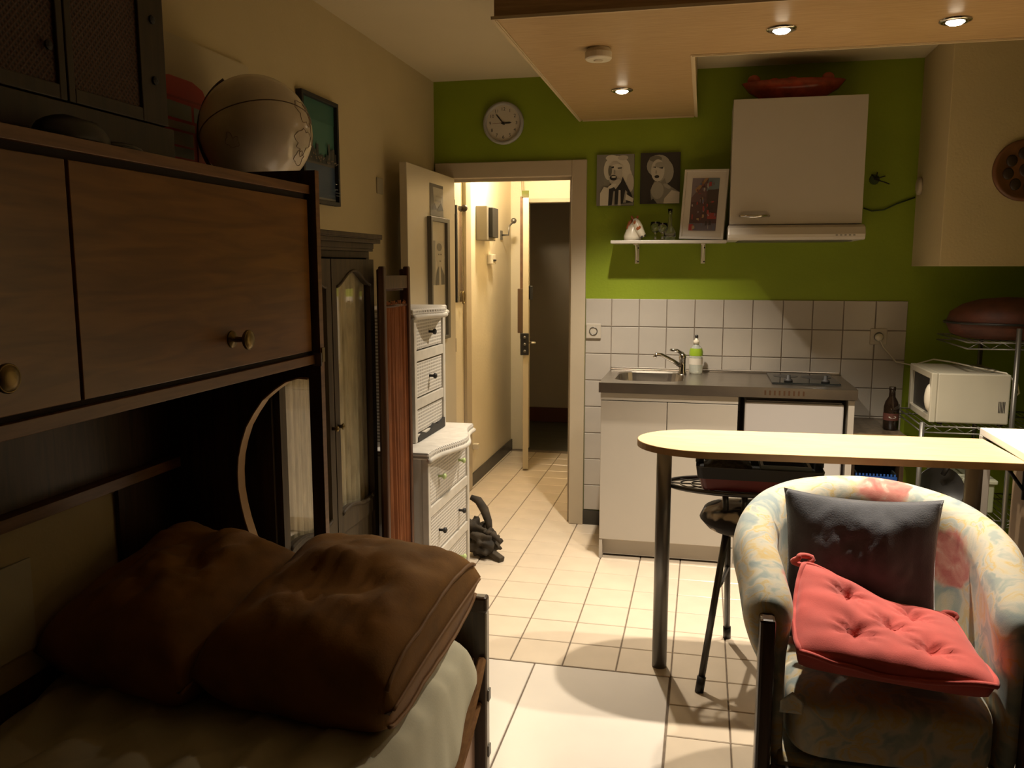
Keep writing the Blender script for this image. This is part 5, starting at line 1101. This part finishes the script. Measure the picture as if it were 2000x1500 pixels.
def shell(u, v):
    p, n_ = path(u); zt = ztop(u); e = min(u, 1 - u)
    bk = math.sin(PI * u) ** 2
    prof = [(-0.030, 0.30), (-0.034, 0.42), (-0.040, 0.52), (-0.054, zt - 0.11), (-0.060, zt - 0.06), (-0.046, zt - 0.018), (-0.010, zt), (0.030, zt - 0.008), (0.056, zt - 0.05), (0.062, zt - 0.10), (0.048, zt - 0.16), (0.020, 0.47), (0.008, 0.30), (0.005, 0.22)]
    f = v * (len(prof) - 1); i = min(int(f), len(prof) - 2); fr = f - i
    def cr(j): return prof[max(0, min(len(prof) - 1, j))]
    def cat(p0, p1, p2, p3, t_): return 0.5 * (2 * p1 + (p2 - p0) * t_ + (2 * p0 - 5 * p1 + 4 * p2 - p3) * t_ ** 2 + (3 * p1 - p0 - 3 * p2 + p3) * t_ ** 3)
    o = cat(cr(i-1)[0], cr(i)[0], cr(i+1)[0], cr(i+2)[0], fr); z = cat(cr(i-1)[1], cr(i)[1], cr(i+1)[1], cr(i+2)[1], fr)
    if e < 0.055:
        sc = math.sqrt(max(0.0, 1 - (1 - e / 0.055) ** 2)); zm = zt - 0.085
        o *= 0.45 + 0.55 * sc
        if z > 0.5: z = zm + (z - zm) * (0.62 + 0.38 * sc)
        p = p + Vector((0, -0.022 * sc - 0.006, 0)) if False else p
    lean = (z - 0.30) * (0.05 + 0.14 * bk)
    puff = 0.004 * noise.noise(Vector((u * 14, v * 6, 2)))
    c = p + n_ * (o + lean + puff)
    return (CXA + c.x, YA + c.y, z)
q = G(); q.grid(shell, 168, 52)
nv1 = 53
q.face([j for j in range(nv1)]); q.face([168 * nv1 + j for j in range(nv1)][::-1])
q.build('upholstered_shell', 'floral', t, smooth=True)
for s, nm in ((-1, 'front_post'), (1, 'front_post')):
    xc = CXA + s * 0.298
    G().box(xc - 0.019, xc + 0.019, YA - 0.045, YA + 0.012, 0.0, 0.655).build(nm, 'armwood', t, bevel=0.008)
    G().tube([(CXA + s * 0.345, YA - 0.005, 0.705), (CXA + s * 0.335, YA - 0.018, 0.655), (CXA + s * 0.330, YA - 0.01, 0.50)][:1] + [(CXA + s * 0.345, YA + 0.02, 0.66)], 0.02, 10)
for s in (-1, 1): G().box(CXA + s * 0.22 - 0.02, CXA + s * 0.22 + 0.02, YA + 0.50, YA + 0.54, 0.0, 0.24).build('rear_leg', 'armwood', t, bevel=0.005)
def seatf(T, hx, hy, hz, name, m):
    q = G(); q.T = T; n = 24
    q.ball((0, 0, 0), 1, n=36, m=24)
    out = []
    for v in q.v:
        l = T.inverted() @ v
        f = lambda c: math.copysign(abs(c) ** 0.32, c)
        nn = max(abs(f(l.x)), 1e-6)
        p = Vector((f(l.x) * hx, f(l.y) * hy, f(l.z) * hz)); out.append(T @ p)
    q.v = out; return q.build(name, m, t, smooth=True)
seatf(Matrix.Translation((CXA, YA + 0.235, 0.375)), 0.240, 0.275, 0.085, 'seat_cushion', 'floral')
G().box(CXA - 0.262, CXA + 0.262, YA - 0.02, YA + 0.50, 0.19, 0.285).build('seat_base', 'floral', t, bevel=0.015)
G().box(CXA - 0.278, CXA + 0.278, YA - 0.035, YA - 0.021, 0.205, 0.275).build('front_rail', 'armwood', t, bevel=0.004)
q = G(); q.grid(lambda u, v: (CXA - 0.262 + 0.055 * u, YA - 0.045 + 0.01 * v, 0.455 - 0.035 * v + 0.025 * (1 - abs(2 * u - 1)) * (1 - v)), 8, 6); q.build('fabric_corner', 'floral', t, smooth=True, solid=0.002)
# charcoal cushion
TC = Matrix.Translation((0.452, 2.445, 0.655)) @ Euler((math.radians(90 - 14), math.radians(1.5), 0)).to_matrix().to_4x4()
t = thing('charcoal_cushion', (0.49, 2.45, 0.46), 'charcoal grey square cushion leaning on the armchair back', 'cushion')
q, P_ = cushion(0.214, 0.212, 0.075, TC, wr=0.03, seed=4.0, pinch=0.09, ex=2.2, pw=0.6); q.build('cover', 'charcoal', t, smooth=True)
# red tufted seat pad
t = thing('red_seat_pad', (0.46, 2.2, 0.48), 'faded red tufted seat pad slumped on the armchair seat', 'cushion')
C00, C10, C01, C11 = Vector((0.232, 2.035, 0.555)), Vector((0.705, 2.035, 0.520)), Vector((0.275, 2.345, 0.690)), Vector((0.680, 2.385, 0.545))
BT = [(-0.42, 0.40), (0.36, 0.42), (0.10, 0.02), (-0.30, -0.35), (0.48, -0.42)]
BT = [(-0.40, 0.50), (0.40, 0.50), (0.06, 0.02), (-0.36, -0.38), (0.42, -0.42)]
n = 44; q = G()
def pad(i, j, sgn):
    u, v = i / n, j / n
    # round the corners of the square
    uu, vv = 2 * u - 1, 2 * v - 1
    rr = 1 - 0.07 * (abs(uu) ** 3) * (abs(vv) ** 3)
    uu *= rr; vv *= rr
    u2, v2 = (uu + 1) / 2, (vv + 1) / 2
    p = C00 * (1 - u2) * (1 - v2) + C10 * u2 * (1 - v2) + C01 * (1 - u2) * v2 + C11 * u2 * v2
    nr = Vector((0.10, -0.30, 0.95)).normalized()
    th = 0.050 * max(0, (1 - abs(uu) ** 6) * (1 - abs(vv) ** 6)) ** 0.5
    if sgn > 0:
        for bu, bv in BT:
            dd = math.hypot(uu - bu, vv - bv); th -= 0.044 * math.exp(-(dd / 0.17) ** 1.1)
            an = math.atan2(vv - bv, uu - bu); th += 0.006 * math.cos(an * 7 + bu * 9) * math.exp(-((dd - 0.14) / 0.12) ** 2)
        th += 0.005 * noise.noise(Vector((uu * 4, vv * 4, 1)))
    sag = -0.03 * math.exp(-((uu - 0.15) / 0.45) ** 2) * max(0, vv) 
    return p + nr * (sgn * th + sag + 0.0)
top = [[q._v(pad(i, j, 1)) for j in range(n + 1)] for i in range(n + 1)]
bot = [[top[i][j] if i in (0, n) or j in (0, n) else q._v(pad(i, j, -1)) for j in range(n + 1)] for i in range(n + 1)]
for i in range(n):
    for j in range(n):
        q.face([top[i][j], top[i + 1][j], top[i + 1][j + 1], top[i][j + 1]]); q.face([bot[i][j], bot[i][j + 1], bot[i + 1][j + 1], bot[i + 1][j]])
q.build('cover', 'red', t, smooth=True)
rim = [pad(i, 0, 1) for i in range(n)] + [pad(n, j, 1) for j in range(n)] + [pad(n - i, n, 1) for i in range(n)] + [pad(0, n - j, 1) for j in range(n)]
G().tube(rim, 0.007, 6, closed=True).build('piping', 'red', t, smooth=True)
for bu, bv in BT:
    c0 = pad(round((bu + 1) / 2 * n), round((bv + 1) / 2 * n), 1); G().ball(c0, 0.008, 0.008, 0.004, n=10, m=6).build('tuft_button', 'redtuft', t, smooth=True)
for cpt, dx in ((C01, -1), (C11, 1)):
    q = G(); c0 = cpt + Vector((0.012 * dx * -1, 0.0, 0.012))
    q.tube([c0 + Vector((0.022 * math.cos(a) + 0.006 * math.sin(3 * a), 0.006 * math.sin(2 * a), 0.014 * math.sin(a))) for a in [2 * PI * i / 20 for i in range(20)]], 0.008, 6, closed=True)
    q.build('tie_knot', 'red', t, smooth=True)
